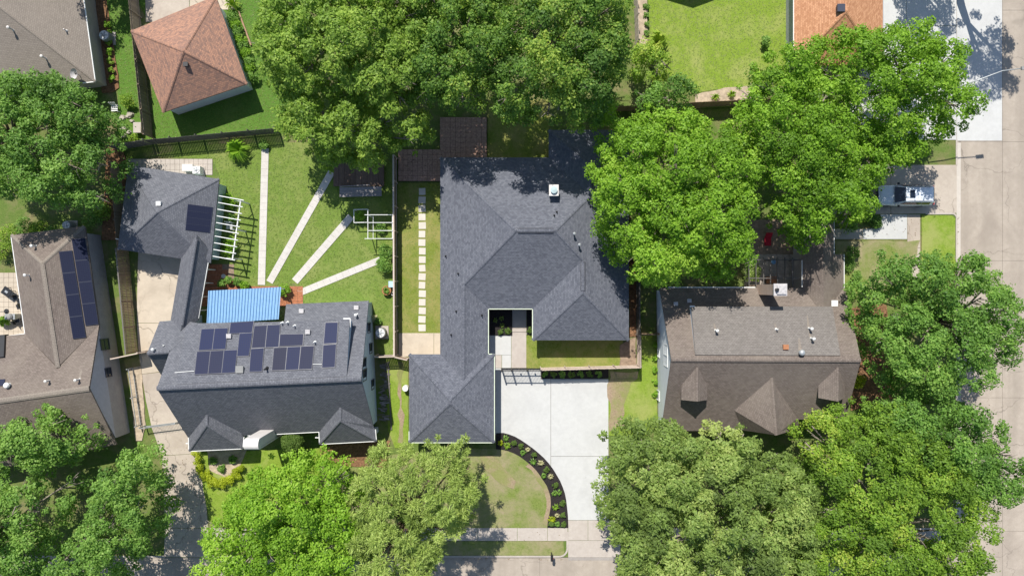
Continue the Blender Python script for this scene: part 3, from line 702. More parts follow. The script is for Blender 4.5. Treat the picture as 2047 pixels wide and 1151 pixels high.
# side pad and stepping stones
t = thing('side_pad_pavement', P(843, 686), kind='structure')
slab('concrete_slab', [(797, 665.5), (867, 665.5), (867, 712), (797, 712)], -0.02, 0.04, M['conc_tan'], t)
slab('concrete_slab', [(867.7, 665.5), (885, 665.5), (885, 712), (867.7, 712)], -0.02, 0.04, M['conc_tan'], t)
t = thing('stepping_stone_path', P(844, 520), kind='structure')
for k in range(17):
    y = 383 + 17.0 * k; a = FR.uniform(-0.02, 0.02); a = FR.uniform(-0.06, 0.06); w = FR.uniform(12.6, 14.4) * 0.0476
    MB().box(P(844.0 + FR.uniform(-.4, .4), y) + UP * 0.02, (w, 0.64, 0.055), a).build('stepping_stone', M['stone'], t)
# fan of four paved strips in the rear lawn
def strip(label, c, w):
    (x0, y0), (x1, y1) = c; A, B = P(x0, y0), P(x1, y1); L = (B - A).length; n = int(L / 0.62); d = (B - A) / n
    t = thing('garden_path', A.lerp(B, .5), kind='structure'); ang = math.atan2(d.y, d.x)
    me = boxmesh('paver', (d.length - 0.009, w, 0.07)); me.materials.append(M['paver'])
    for k in range(n): link('paver', me, None, t, A + d * (k + .5) + UP * (0.025 + FR.uniform(-.004, .004)), (0, 0, ang + FR.uniform(-.006, .006)))
strip('', ((530.5, 297), (523, 569.5)), 0.68)
strip('', ((663, 344), (539, 564)), 0.66)
strip('', ((702, 433), (589.5, 562.5)), 0.70)
strip('', ((761, 519), (597, 586)), 0.62)
# old driveway on the left
t = thing('tan_driveway', P(330, 760), kind='structure')
slab('concrete_slab', [(278, 470), (375, 500), (352, 645), (274, 645), (275, 560)], -0.02, 0.036, M['conc_tan'], t)
slab('concrete_slab', [(274, 645.8), (352, 645.8), (350, 690), (340, 740), (284, 747), (277, 700)], -0.02, 0.038, M['conc_tan'], t)
slab('concrete_slab', [(284, 747.8), (350, 740), (372, 800), (400, 858), (400, 905), (324, 910), (304, 855), (292, 800)], -0.02, 0.036, M['conc_old'], t)
slab('concrete_slab', [(324, 911), (395, 906), (412, 1000), (416, 1054), (330, 1054), (328, 980)], -0.02, 0.035, M['conc_old'], t)
slab('concrete_slab', [(330, 1055), (416, 1055), (418, 1112), (328, 1112)], -0.02, 0.028, M['conc_old'], t)
# right-hand driveway and walks
t = thing('neighbour_driveway', P(1780, 390), kind='structure')
slab('concrete_slab', [(1640, 330), (1780, 330), (1780, 428), (1640, 428)], -0.02, 0.034, M['conc_old'], t)
slab('concrete_slab', [(1780.7, 330), (1912, 330), (1912, 426), (1780.7, 428)], -0.02, 0.036, M['conc_old'], t)
t = thing('neighbour_walk_path', P(1770, 460), kind='structure')
slab('concrete_slab', [(1760, 429), (1812.8, 429), (1812.8, 478), (1725, 478), (1725, 458), (1760, 456)], -0.02, 0.042, M['conc_new'], t)
slab('concrete_slab', [(1669, 458), (1724, 458), (1724, 478), (1669, 478)], -0.02, 0.040, M['conc_walk'], t)
slab('concrete_slab', [(1813.5, 429), (1839, 429), (1839, 495), (1813.5, 495)], -0.02, 0.036, M['conc_old'], t)
slab('concrete_slab', [(1813.5, 495.7), (1839, 495.7), (1839, 560), (1813.5, 560)], -0.02, 0.034, M['conc_old'], t)
t = thing('corner_driveway', P(1840, 120), kind='structure')
for a, b in ((-60, 52), (53, 166), (167, 280)):
    for c, d in ((1700, 1811), (1811.8, 1911.5)):
        slab('concrete_slab', [(c, a), (d, a), (d, b), (c, b)], -0.02, 0.036 + FR.uniform(-.003, .003), M['conc_new'], t)
# paved terraces: every paver its own piece
def paving(name, x0, y0, x1, y1, s, mat, z=0.05, skip=None, jit=0.004, bed='dirt'):
    t = thing(name, P((x0 + x1) / 2, (y0 + y1) / 2), kind='structure')
    slab('joint_bed', [(x0, y0), (x1, y0), (x1, y1), (x0, y1)], -0.02, z - 0.03, M[bed], t)
    nx, ny = max(1, round((x1 - x0) / s)), max(1, round((y1 - y0) / s)); dx, dy = (x1 - x0) / nx / 21, (y1 - y0) / ny / 21
    me = boxmesh('paver', (dx - 0.02, dy - 0.02, 0.06)); me.materials.append(mat)
    for i in range(nx):
        for j in range(ny):
            if skip and skip(x0 + (i + .5) * dx * 21, y0 + (j + .5) * dy * 21): continue
            link('paver', me, None, t, P(x0 + (i + .5) * dx * 21, y0 + (j + .5) * dy * 21) + UP * (z - 0.03 + FR.uniform(-jit, jit)))
    return t
paving('rear_patio_pavement', 256, 318, 425, 350, 9.5, M['conc_walk'])
paving('left_patio_pavement', -20, 545, 56, 672, 10, M['conc_tan'])
paving('brick_terrace_pavement', 400, 572, 606, 612, 11, M['red_brick_paver'], 0.07)
paving('brick_terrace_pavement', 398, 528, 468, 571, 11, M['red_brick_paver'], 0.07, skip=lambda x, y: x - 440 > (y - 528) * 0.7)
paving('brown_terrace_pavement', 797, 300, 884, 363, 10, M['brown_paver'], 0.28, bed='mulch')
paving('brown_terrace_pavement', 880, 236, 973, 316, 10, M['brown_paver'], 0.28, bed='mulch')
paving('shaded_patio_pavement', 1488, 508, 1603, 574, 13, M['patio_brick'])
slab('shaded_yard_soil', [(1480, 440), (1640, 440), (1640, 508), (1480, 508)], -0.02, 0.030, M['dirt'], kind='structure', amp=.05)
slab('garage_apron_pavement', [(380, -60), (470, -60), (470, 20), (380, 20)], -0.02, 0.05, M['conc_tan'], kind='structure')
slab('garage_drive_pavement', [(290, -60), (379, -60), (379, 45), (292, 45)], -0.02, 0.05, M['conc_old'], kind='structure')

# ------------------------------------------------------------------ houses
def lerp_px(a, b, t): return (a[0] + (b[0] - a[0]) * t, a[1] + (b[1] - a[1]) * t)
def vent(house, x, y, pl, mat, kind='pipe', s=1.0):
    b = hit(x, y, *pl)
    if kind == 'pipe': m = MB().lathe(b - UP * 0.1, [(0.16 * s, 0.0), (0.10 * s, 0.16), (0.055 * s, 0.2), (0.055 * s, 0.48 * s), (0.07 * s, 0.5 * s)], 8)
    elif kind == 'tall': m = MB().lathe(b - UP * 0.1, [(0.15, 0.0), (0.07, 0.12), (0.07, 0.62), (0.13, 0.64), (0.13, 0.76), (0.04, 0.82)], 10)
    elif kind == 'turbine': m = MB().lathe(b - UP * 0.1, [(0.18, 0), (0.16, 0.25), (0.24, 0.35), (0.27, 0.48), (0.2, 0.6), (0.05, 0.65)], 12)
    else: m = MB().box(b + UP * 0.1, (0.45 * s, 0.42 * s, 0.24)).box(b + UP * 0.235, (0.52 * s, 0.48 * s, 0.03))
    return m.build('roof_vent', mat, house, kind == 'pipe')
def solar(house, q, n, pl, mat, frame=None, lift=0.09):
    """q: four photo corners (top-left, top-right, bottom-right, bottom-left); n panels side by side (n<0: stacked)."""
    nn = (pl[1] - pl[0]).cross(pl[2] - pl[0]).normalized()
    if nn.z < 0: nn = -nn
    for k in range(abs(n)):
        a, b = k / abs(n), (k + 1) / abs(n)
        if n > 0: c = [lerp_px(q[0], q[1], a), lerp_px(q[0], q[1], b), lerp_px(q[3], q[2], b), lerp_px(q[3], q[2], a)]
        else: c = [lerp_px(q[0], q[3], a), lerp_px(q[1], q[2], a), lerp_px(q[1], q[2], b), lerp_px(q[0], q[3], b)]
        w = [hit(x, y, *pl) + nn * lift for x, y in c]; m = sum(w, Vector()) / 4
        w = [m + (p - m) * 0.994 for p in w]
        f = panel(house, 'solar_panel', [p for p in w], -nn * 0.045, frame or M['frame_dark'])
        t = (w[1] - w[0]).normalized(); s = nn.cross(t)
        g = [m + (p - m) * 0.962 + nn * 0.004 for p in w]
        mesh('cell_sheet', g, [(0, 1, 2, 3)] if (g[1] - g[0]).cross(g[2] - g[0]).dot(nn) > 0 else [(3, 2, 1, 0)], mat, f, uvb=(t, s))

# ---- house with the slate hip roof in the middle
hs = thing('slate_roof_house', P(1000, 560), 'sprawling one storey house with dark slate grey hip roofs and courtyard', 'house')
def E(x, y, n=0.0):
    v = P(x, y, 2.6); v.z = 2.6 + n * 0.0192; return v
RS = M['roof_slate']
ES = [[(880, 315), (1097, 315), (1177, 395, 80), (1106, 466, 151), (1031, 466, 151)],
      [(880, 315), (1031, 466, 151), (928, 569, 48), (928, 756, 48), (880, 708)],
      [(1031, 466, 151), (1106, 466, 151), (1161, 521, 96), (1065, 617), (976, 617), (928, 569, 48)],
      [(928, 569, 48), (976, 617), (976, 708), (928, 756, 48)],
      [(818, 708), (880, 708), (928, 756, 48), (976, 708), (988, 708), (903, 793, 85)],
      [(818, 708), (903, 793, 85), (903, 799, 85), (818, 884)],
      [(818, 884), (903, 799, 85), (988, 884)],
      [(988, 708), (988, 884), (903, 799, 85), (903, 793, 85)],
      [(1257, 260), (1177, 340, 80), (1177, 395, 80), (1106, 466, 151), (1161, 521, 96), (1161, 584, 96), (1257, 680)],
      [(1097, 260), (1257, 260), (1177, 340, 80)],
      [(1097, 260), (1177, 340, 80), (1177, 395, 80), (1097, 315)],
      [(1065, 617), (1161, 521, 96), (1161, 584, 96), (1065, 680)],
      [(1065, 680), (1161, 584, 96), (1257, 680)]]
for f in ES: slope(hs, [E(*q) for q in f], RS)
for a, b in [((880, 315), (1031, 466, 151)), ((1031, 466, 151), (928, 569, 48)), ((928, 569, 48), (928, 756, 48)), ((1106, 466, 151), (1177, 395, 80)), ((1106, 466, 151), (1161, 521, 96)),
             ((1177, 340, 80), (1257, 260)), ((1177, 340, 80), (1097, 260)), ((1177, 340, 80), (1177, 395, 80)), ((1161, 584, 96), (1257, 680)), ((1161, 584, 96), (1065, 680)),
             ((903, 793, 85), (988, 708)), ((903, 799, 85), (988, 884)), ((903, 799, 85), (818, 884)), ((903, 793, 85), (818, 708)), ((903, 793, 85), (903, 799, 85))]:
    cap(hs, E(*a), E(*b), RS)
for a, b in [((1031, 466, 151), (1106, 466, 151)), ((1161, 521, 96), (1161, 584, 96))]:
    A, B = E(*a), E(*b); d = (B - A).normalized(); A += d * 0.15; B -= d * 0.15
    cap(hs, A + UP * 0.02, B + UP * 0.02, RS, 0.36, 'ridge_vent')
    x = d.cross(UP) * 0.19
    for s in (-1, 1): MB().bar(A + x * s + UP * 0.03, B + x * s + UP * 0.03, 0.02, 0.04).build('vent_edge', M['black'], hs)
outl = [E(*q) for q in [(880, 315), (1097, 315), (1097, 260), (1257, 260), (1257, 680), (1065, 680), (1065, 617), (976, 617), (976, 708), (988, 708), (988, 884), (818, 884), (818, 708), (880, 708)]]
walls(hs, inset(outl, 0.45), 0, 2.62, M['wall_tan'])
GG = M['gutter_green']
for a, b in [((976, 617), (1065, 617)), ((976, 617), (976, 708)), ((1065, 617), (1065, 680)), ((976, 708), (988, 708)), ((988, 708), (988, 884)), ((988, 884), (818, 884)), ((818, 884), (818, 862))]:
    gutter(hs, E(*a) , E(*b), GG)
mainN = [E(880, 315), E(1097, 315), E(1031, 466, 151)]
c = hit(1105.5, 384, *mainN)
ch = MB(); ch.box(c + UP * 0.35, (0.72, 0.86, 1.5)).build('chimney', M['white'], hs)
MB().box(c + UP * 1.13, (0.84, 0.98, 0.07)).build('chimney_cap', M['stucco'], hs)
MB().lathe(c + UP * 1.16, [(0.27, 0), (0.27, 0.16), (0.31, 0.17), (0.31, 0.22), (0.05, 0.27)], 12).build('flue', M['wall_teal'], hs)
eE = [E(1257, 260), E(1257, 680), E(1161, 584, 96)]; eW = [E(880, 315), E(880, 708), E(928, 569, 48)]; eWE = [E(976, 617), E(976, 708), E(928, 569, 48)]
for x, y, k in ((1147, 468, 'tall'), (1157, 490, 'tall')): vent(hs, x, y, eE, M['steel'], k)
for x, y, pl in ((1113, 424, mainN), (1108, 431, mainN), (916, 547, eW), (891, 512, eW), (912, 622, eW), (902, 669, eW), (963, 630, eWE)): vent(hs, x, y, pl, M['black'], 'pipe', 0.8)
# courtyard door and windows, garage doors
window(hs, E(1020, 609) + Vector((0, -0.02, -1.3)), (1, 0, 0), (0, -1, 0), 1.0, 2.0, M['white'], M['pane'])
MB().box(E(1045, 607) + Vector((0, 0, -1.55)), (1.1, 0.08, 2.1)).build('door', M['deck_brown'], hs)
MB().box(E(903, 873) + Vector((0, -0.02, -1.5)), (4.9, 0.06, 2.2)).build('garage_door', M['white'], hs)
window(hs, E(1160, 670) + Vector((0, 0.0, -1.1)), (1, 0, 0), (0, -1, 0), 2.0, 1.3, M['white'], M['pane'])

# ---- two storey house with solar panels, left of the middle
hd = thing('solar_roof_house', P(540, 740), 'two storey pale blue house with grey shingle roof covered in solar panels', 'house')
RG = M['roof_grey']
RW, RE = P(313, 776, 7.2), P(722, 757, 7.2)
SWc, SEc = P(377, 876, 2.8), P(748, 857, 2.8)
NE = P(737, 601, 2.8)
plN = [RW, RE, NE]; plS = [RW, RE, SEc]
hN = lambda x, y: hit(x, y, *plN); hS = lambda x, y: hit(x, y, *plS)
slope(hd, [RW, RE, NE, hN(572, 608), hN(568, 643), hN(395, 646), hN(339, 703)], RG)
slope(hd, [RW, RE, SEc, hS(377, 876)], RG)
wr1, wr2 = P(294, 706, 5.0), hN(339, 703) + UP * 0.02
slope(hd, [wr1, wr2, hN(396, 646) + UP * 0.02, P(370, 641, 2.8), P(319, 642, 2.8)], RG)
slope(hd, [wr1, wr2 + UP * 0.0, P(322, 749, 2.6)], RG)
cap(hd, RW, RE, RG, 0.42); cap(hd, wr1, wr2, RG)
# long rear dormer
dr1, dr2, de1, de2 = P(350, 768, 7.08), P(693, 752, 7.08), P(372, 651, 5.4), P(699, 637, 5.4)
slope(hd, [dr1, dr2, de2, de1], RG, 0.12)
plD = [dr1, dr2, de2]
b2 = Vector((de2.x, de2.y, hN(704, 640).z)) ; b1 = Vector((de1.x, de1.y, hN(380, 655).z - 0.6))
panel(hd, 'dormer_wall', [dr2 - UP * 0.1, de2 + Vector((-0.12, -0.25, -0.1)), Vector((de2.x - 0.12, de2.y - 0.25, 3.3))], Vector((-0.12, 0, 0)), M['wall_blue'])
panel(hd, 'dormer_wall', [dr1 - UP * 0.1, de1 + Vector((0.2, -0.25, -0.1)), Vector((de1.x + 0.2, de1.y - 0.25, 3.3))], Vector((0.12, 0, 0)), M['wall_blue'])
panel(hd, 'dormer_wall', [de1 + Vector((0.2, -0.3, -0.1)), de2 + Vector((-0.15, -0.3, -0.1)), Vector((de2.x - 0.15, de2.y - 0.3, 3.3)), Vector((de1.x + 0.2, de1.y - 0.3, 3.3))], Vector((0, -0.1, 0)), M['wall_blue'])
MB().bar(de2 + Vector((-0.55, 0.0, -0.06)), de2 + Vector((0.04, 0.0, -0.06)), 0.14, 0.14).bar(de2 + Vector((0.02, 0.05, -0.06)), de2 + Vector((0.02, -0.75, -0.02)), 0.12, 0.13).build('dormer_trim', M['white'], hd)
# front hipped bays
def bay(xa, ya, a, b, cw, ce, sw, se, vw, ve):
    A = hS(xa, ya); B = P(a, b, A.z)
    Wt, Et = P(*cw, 2.8), P(*ce, 2.8); S1, S2 = P(*sw, 2.8), P(*se, 2.8)
    slope(hd, [A, B, S1, Wt, hS(*vw)], RG); slope(hd, [A, B, S2, Et, hS(*ve)], RG); slope(hd, [B, S1, S2], RG)
    cap(hd, B, S1, RG, 0.26); cap(hd, B, S2, RG, 0.26); cap(hd, A, B, RG, 0.26)
    q = [Wt, S1, S2, Et]; walls(hd, inset(q, 0.3), 0, 2.72, M['wall_white'])
    gutter(hd, S1, S2, M['white']); gutter(hd, Wt, S1, M['white']); gutter(hd, Et, S2, M['white'])
    window(hd, (inset(ccw(q), 0.3)[0] + inset(ccw(q), 0.3)[1]) / 2 + UP * 0.1 - UP * 1.3 + Vector((0, -0.05, 0)), (1, 0, 0), (0, -1, 0), 1.6, 1.3, M['white'], M['pane'])
bay(413, 829, 413, 850, (377, 873), (487, 873), (378, 901), (485, 896), (384, 866), (482, 865))
bay(680, 814, 680, 841, (638, 864), (750, 858), (639, 887), (752, 881), (644, 856), (745, 850))
gutter(hd, hS(495, 870), hS(638, 862.5), M['white'])
# body
e1, e2, e3, e4 = hN(395, 646), NE, SEc, hS(377, 876)
low = [Vector((q.x, q.y, 0)) for q in (P(372, 650, 2.8), P(572, 645, 2.8), hN(572, 608), NE, SEc, SWc)]
walls(hd, inset(low, 0.3), 0, 2.6, M['wall_blue'])
gx = lambda p, d: Vector((p.x + d, p.y, p.z))
panel(hd, 'gable_wall', [gx(RE, -0.28) - UP * 0.14, gx(SEc, -0.28) - UP * 0.14 + Vector((0, 0.2, 0)), gx(Vector((SEc.x, SEc.y + 0.2, 0)), -0.28), gx(Vector((NE.x, NE.y - 0.2, 0)), -0.28), gx(NE, -0.28) - UP * 0.14 + Vector((0, -0.2, 0))], Vector((-0.15, 0, 0)), M['wall_blue'])
panel(hd, 'gable_wall', [gx(RW, 0.3) - UP * 0.14, gx(SWc, 0.3) - UP * 0.14 + Vector((0, 0.2, 0)), gx(Vector((SWc.x, SWc.y + .2, 0)), 0.3), gx(Vector((wr2.x, wr2.y + 3, 0)), 0.3), gx(wr2, 0.3) + Vector((0, 3, -2.5))], Vector((0.15, 0, 0)), M['wall_blue'])
gw = [Vector((RE.x - 0.28, RE.y, 7)), Vector((SEc.x - 0.28, SEc.y, 0)), Vector((NE.x - 0.28, NE.y, 0))]
for (x, y, w, h) in ((727.5, 727, 1.0, 1.45), (728.5, 749, 1.0, 1.45), (737, 655, 0.9, 1.1), (740.5, 696, 0.9, 1.1), (744.5, 768, 0.9, 1.1)):
    window(hd, hit(x, y, *gw) + Vector((0.0, 0, 0)), (0.03, 1, 0), (1, -0.03, 0), w, h, M['frame_dark'], M['pane'], False)
# side wing under the small gable
wg = [P(319, 642, 2.8), P(372, 641, 2.8), P(372, 749, 2.6), P(322, 749, 2.6)]
walls(hd, inset([Vector((q.x, q.y, 0)) for q in wg], 0.25), 0, 2.5, M['wall_blue'])
panel(hd, 'gable_wall', [gx(wr1, 0.25) - UP * 0.14, gx(wg[0], 0.25) - UP * 0.2, gx(Vector((wg[0].x, wg[0].y, 0)), 0.25), gx(Vector((wg[3].x, wg[3].y, 0)), 0.25), gx(wg[3], 0.25) - UP * 0.2], Vector((0.12, 0, 0)), M['wall_blue'])
# white front chimney
c1, c0 = P(493, 890, 7.4), P(493, 890, 7.4); c0.z = 0
cm = MB(); n = 10
prof = [(-0.48, 0)] + [(-0.48, 6.6)] + [(-0.48 * math.cos(math.pi * k / n), 6.6 + 0.42 * math.sin(math.pi * k / n)) for k in range(1, n)] + [(0.48, 6.6), (0.48, 0)]
cc = Vector((c1.x + 0.2, c1.y - 0.05, 0))
panel(hd, 'chimney', [cc + Vector((-0.62, x, z)) for x, z in prof], Vector((1.24, 0, 0)), M['stucco'])
MB().bar(cc + Vector((0.64, -0.3, 0.4)), cc + Vector((0.64, -0.3, 6.2)), 0.03, 0.05).build('chimney_trim', M['steel'], hd)
B5 = lambda x, y: (380 + x / 5.1175, 590 + y / 5.1175)
SB = M['solar_blue']
for n_, q in [(2, ((120, 345), (393, 333), (367, 555), (92, 568))), (3, ((75, 575), (490, 555), (465, 795), (48, 815))), (1, ((415, 283), (660, 265), (640, 385), (400, 398))),
              (1, ((508, 390), (645, 382), (607, 625), (483, 630))), (2, ((660, 312), (928, 298), (910, 535), (632, 545))), (1, ((625, 547), (762, 537), (740, 785), (607, 788))),
              (1, ((920, 400), (1168, 395), (1160, 515), (910, 525))), (3, ((860, 535), (1275, 515), (1250, 760), (838, 775))), (1, ((1385, 278), (1517, 275), (1505, 495), (1367, 502))), (1, ((1363, 508), (1500, 498), (1485, 742), (1350, 748)))]:
    solar(hd, [B5(*p) for p in q], n_, plD, SB)
for x, y, k, pl in ((1145, 160, 'box', plN), (1705, 125, 'box', plN), (1210, 372, 'box', plD), (405, 415, 'box', plD)): vent(hd, *B5(x, y), pl, M['conc_cap'], k, 0.8)
for x, y, k, pl in ((945, 283, 'pipe', plD), (1000, 278, 'pipe', plD), (1072, 312, 'pipe', plD), (1280, 478, 'pipe', plD), (1708, 200, 'tall', plN)): vent(hd, *B5(x, y), pl, M['white'], k)
vent(hd, *B5(788, 748), plD, M['black'], 'pipe', 1.3); vent(hd, *B5(515, 755), plD, M['ac_grey'], 'box', 1.25)
vent(hd, 312, 697, [P(294, 706, 5), P(319, 642, 2.8), P(370, 641, 2.8)], M['white'], 'tall'); vent(hd, 331, 690, [P(294, 706, 5), P(319, 642, 2.8), P(370, 641, 2.8)], M['white'], 'pipe')
a, b = hit(*B5(1257, 703), *plD) + UP * 0.06, hit(*B5(1350, 703), *plD) + UP * 0.06
MB().bar(a, b, 0.04, 0.04).build('conduit', M['white'], hd)
a, b = hit(350, 744, *plD) + UP * 0.06, hit(389, 741, *plD) + UP * 0.06
MB().bar(a, b, 0.05, 0.04).build('conduit', M['white'], hd)

# ---- its detached garage and the roofed passage joining it
hc = thing('grey_roof_garage', P(340, 430), 'detached garage with grey pyramid roof joined by a narrow roofed passage', 'garage')
NWg, NEg, SWg, SEg, AP = P(256, 330, 2.5), P(438, 358, 2.5), P(235, 498, 2.5), P(421, 526, 2.5), P(314, 424, 4.8)
for q in ((NWg, NEg, AP), (NWg, AP, SWg), (SWg, AP, SEg), (NEg, SEg, AP)): slope(hc, q, RG)
for q in (NWg, NEg, SWg): cap(hc, AP, q, RG, 0.28)
pr1, pr2 = P(393, 470, 3.75), P(361, 662, 3.75)
slope(hc, [pr1, pr2, P(341, 640, 2.5), P(362, 517, 2.5)], RG); slope(hc, [pr1, pr2, P(396, 640, 2.5), P(419.5, 502, 2.5)], RG)
cap(hc, pr1.lerp(pr2, 0.04), pr2.lerp(pr1, 0.06), RG, 0.28)
gutter(hc, P(419.5, 502, 2.5), P(396, 636, 2.5), M['white'])
walls(hc, inset([Vector((q.x, q.y, 0)) for q in (NWg, NEg, SEg, SWg)], 0.35), 0, 2.45, M['wall_teal'])
for a_, b_ in (((362, 517), (341, 640)), ((419.5, 502), (396, 640))):
    A, B = P(*a_, 2.5), P(*b_, 2.5)
    for k in range(5):
        p = A.lerp(B, (k + .3) / 5); p.x += 0.3 if a_[0] < 380 else -0.3
        MB().box(Vector((p.x, p.y, 1.15)), (0.1, 0.1, 2.3)).build('post', M['white'], hc)
    A.x += 0.3 if a_[0] < 380 else -0.3; B.x += 0.3 if a_[0] < 380 else -0.3; A.z = B.z = 2.25
    MB().bar(A, B, 0.1, 0.2).build('beam', M['white'], hc)
MB().box(P(300, 500) + Vector((0, 0.62, 1.05)), (4.2, 0.06, 2.1), -0.15).build('garage_door', M['white'], hc)
plE = [NEg, SEg, AP]; plNg = [NWg, NEg, AP]
solar(hc, [(375, 408), (426, 414.5), (419.5, 465.5), (370, 459.5)], -4, plE, M['solar_dark'], lift=0.05)
vent(hc, 319, 407.5, plNg, M['white'], 'box', 0.8)
window(hc, inset([Vector((q.x, q.y, 0)) for q in (NWg, NEg, SEg, SWg)], 0.35)[0].lerp(inset([Vector((q.x, q.y, 0)) for q in (NWg, NEg, SEg, SWg)], 0.35)[1], 0.5) + UP * 1.5, (1, 0.1, 0), (0, -1, 0), 1.0, 0.9, M['white'], M['pane'])

# ---- brown two storey house on the right
hf = thing('brown_roof_house', P(1510, 720), 'two storey white house with weathered brown roof and three front gables', 'house')
RB = M['roof_brown']
fW, fE = P(1342, 718.5, 6.6), P(1721, 720, 6.6)
fNW, fNE, fSW, fSE = P(1318, 575, 2.8), P(1690, 575, 2.8), P(1322, 861, 2.8), P(1690, 838, 2.8)
pN = [fW, fE, fNW]; pS = [fW, fE, fSW]; kN = lambda x, y: hit(x, y, *pN); kS = lambda x, y: hit(x, y, *pS)
slope(hf, [fW, fE, fNE, fNW], RB)
slope(hf, [fW, fE, kS(1690, 838), kS(1580, 838), kS(1575, 860), fSW], RB)
cap(hf, fW, fE, RB, 0.4)
d1, d2, d3, d4 = kN(1389.5, 709) + UP * 0.12, kN(1679, 710) + UP * 0.12, P(1664, 612.5, 5.0), P(1382, 612.5, 5.0)
slope(hf, [d1, d2, d3, d4], M['roof_greybrown'], 0.12)
for a, b, s in ((d1, d4, 1), (d2, d3, -1)): panel(hf, 'dormer_wall', [a - UP * 0.1, b + Vector((0.12 * s, -0.2, -0.1)), Vector((b.x + 0.12 * s, b.y - 0.2, 3.1))], Vector((0.12 * s, 0, 0)), M['wall_white'])
panel(hf, 'dormer_wall', [d4 + Vector((.1, -.2, -.1)), d3 + Vector((-.1, -.2, -.1)), Vector((d3.x - .1, d3.y - .2, 3.1)), Vector((d4.x + .1, d4.y - .2, 3.1))], Vector((0, -0.1, 0)), M['wall_white'])
MB().bar(d4 + Vector((-0.12, 0, -0.06)), d4 + Vector((0.3, 0, -0.06)), 0.14, 0.14).build('dormer_trim', M['white'], hf)
def fdormer(xr, y0, y1, xl, xrr, ye0, ye1, hr, he):
    A = P(xr, y0, hr); B = P(xr - 0.5, y1, hr); L0, L1, R0, R1 = P(xl, ye0, he), P(xl, ye1, he), P(xrr, ye0, he), P(xrr, ye1, he)
    slope(hf, [A, B, L1, L0], RB, 0.1); slope(hf, [A, B, R1, R0], RB, 0.1); cap(hf, A, B, RB, 0.24)
    y = 0.18
    panel(hf, 'dormer_wall', [B + Vector((0, y, -0.1)), L1 + Vector((0.15, y, -0.08)), Vector((L1.x + 0.15, L1.y + y, 3.6)), Vector((R1.x - 0.15, R1.y + y, 3.6)), R1 + Vector((-0.15, y, -0.08))], Vector((0, 0.1, 0)), M['wall_white'])
    for q0, q1, s in ((L0, L1, 1), (R0, R1, -1)): panel(hf, 'dormer_wall', [q0 + Vector((0.15 * s, 0, -0.08)), q1 + Vector((0.15 * s, y, -0.08)), Vector((q1.x + 0.15 * s, q1.y + y, 3.6))], Vector((0.1 * s, 0, 0)), M['wall_white'])
    window(hf, B + Vector((0, y - 0.0, -1.35)), (1, 0, 0), (0, -1, 0), 0.9, 1.1, M['white'], M['pane'])
fdormer(1394, 734, 802, 1362, 1414, 757, 799, 6.25, 5.3)
fdormer(1675, 734, 802, 1636, 1689, 756, 795, 6.25, 5.3)
g0, g1 = kS(1543, 754.5), P(1551, 869, 5.6); g1.z = g0.z
gl, gr = P(1482, 859, 2.8), P(1596, 857, 2.8); gvl, gvr = kS(1468, 820), kS(1597, 835)
slope(hf, [g0, g1, gl, gvl], RB, 0.12); slope(hf, [g0, g1, gr, gvr], RB, 0.12); cap(hf, g0, g1, RB, 0.28)
panel(hf, 'gable_wall', [g1 + Vector((0, 0.3, -0.15)), gl + Vector((0.25, 0.3, -0.1)), Vector((gl.x + .25, gl.y + .3, 0)), Vector((gr.x - .25, gr.y + .3, 0)), gr + Vector((-0.25, 0.3, -0.1))], Vector((0, 0.12, 0)), M['brick_mauve'])
window(hf, g1 + Vector((-0.5, 0.3, -2.2)), (1, 0, 0), (0, -1, 0), 1.2, 1.3, M['white'], M['pane'])
fl = [Vector((q.x, q.y, 0)) for q in (fNW, fNE, fSE, kS(1580, 838), kS(1580, 860), fSW)]
walls(hf, inset(fl, 0.3), 0, 2.7, M['brick_mauve'])
for top, nq, sq, s in ((fW, fNW, fSW, 1), (fE, fNE, fSE, -1)):
    o = 0.24 * s
    panel(hf, 'gable_wall', [gx(top, o) - UP * 0.15, gx(sq, o) + Vector((0, .25, -.15)), Vector((sq.x + o, sq.y + .25, 0.5)), Vector((nq.x + o, nq.y - .25, 0.5)), gx(nq, o) + Vector((0, -.25, -.15))], Vector((0.13 * s, 0, 0)), M['wall_white'])
fw = [Vector((fW.x + .24, fW.y, 5)), Vector((fSW.x + .24, fSW.y, 0)), Vector((fNW.x + .24, fNW.y, 0))]
for x, y, w_, h_ in ((1331.5, 699, 0.95, 1.3), (1331.8, 721, 0.95, 1.3), (1317.5, 705, 0.8, 0.8), (1316.5, 790, 0.9, 1.1)):
    window(hf, hit(x, y, *fw), (0, 1, 0), (-1, 0, 0), w_, h_, M['white'], M['white'] if w_ == 0.95 and False else M['pane'], True)
# rear wing
rw = [P(1604, 518, 2.8), P(1667, 518, 2.8), P(1686, 518, 2.8), P(1687, 600, 2.8), P(1604, 600, 2.8)]
ra, rb = P(1646, 470, 4.3), P(1646, 640, 4.3)
slope(hf, [ra, rb, P(1604, 610, 2.8), P(1604, 440, 2.8), P(1646, 432, 4.3)], RB); slope(hf, [ra, rb, P(1687, 605, 2.8), P(1687, 508, 2.8), P(1667, 508, 3.5), P(1667, 440, 3.5), P(1646, 432, 4.3)], RB)
walls(hf, inset([Vector((q.x, q.y, 0)) for q in (P(1604, 440, 2.8), P(1667, 440, 2.8), P(1667, 508, 2.8), P(1687, 508, 2.8), P(1687, 600, 2.8), P(1604, 600, 2.8))], 0.3), 0, 2.6, M['brick_mauve'])
gutter(hf, P(1687, 508, 2.8), P(1687, 600, 2.8), M['white']); gutter(hf, P(1667, 508, 3.45), P(1667, 442, 3.45), M['white']); gutter(hf, P(1604, 520, 2.8), P(1604, 574, 2.8), M['white'])
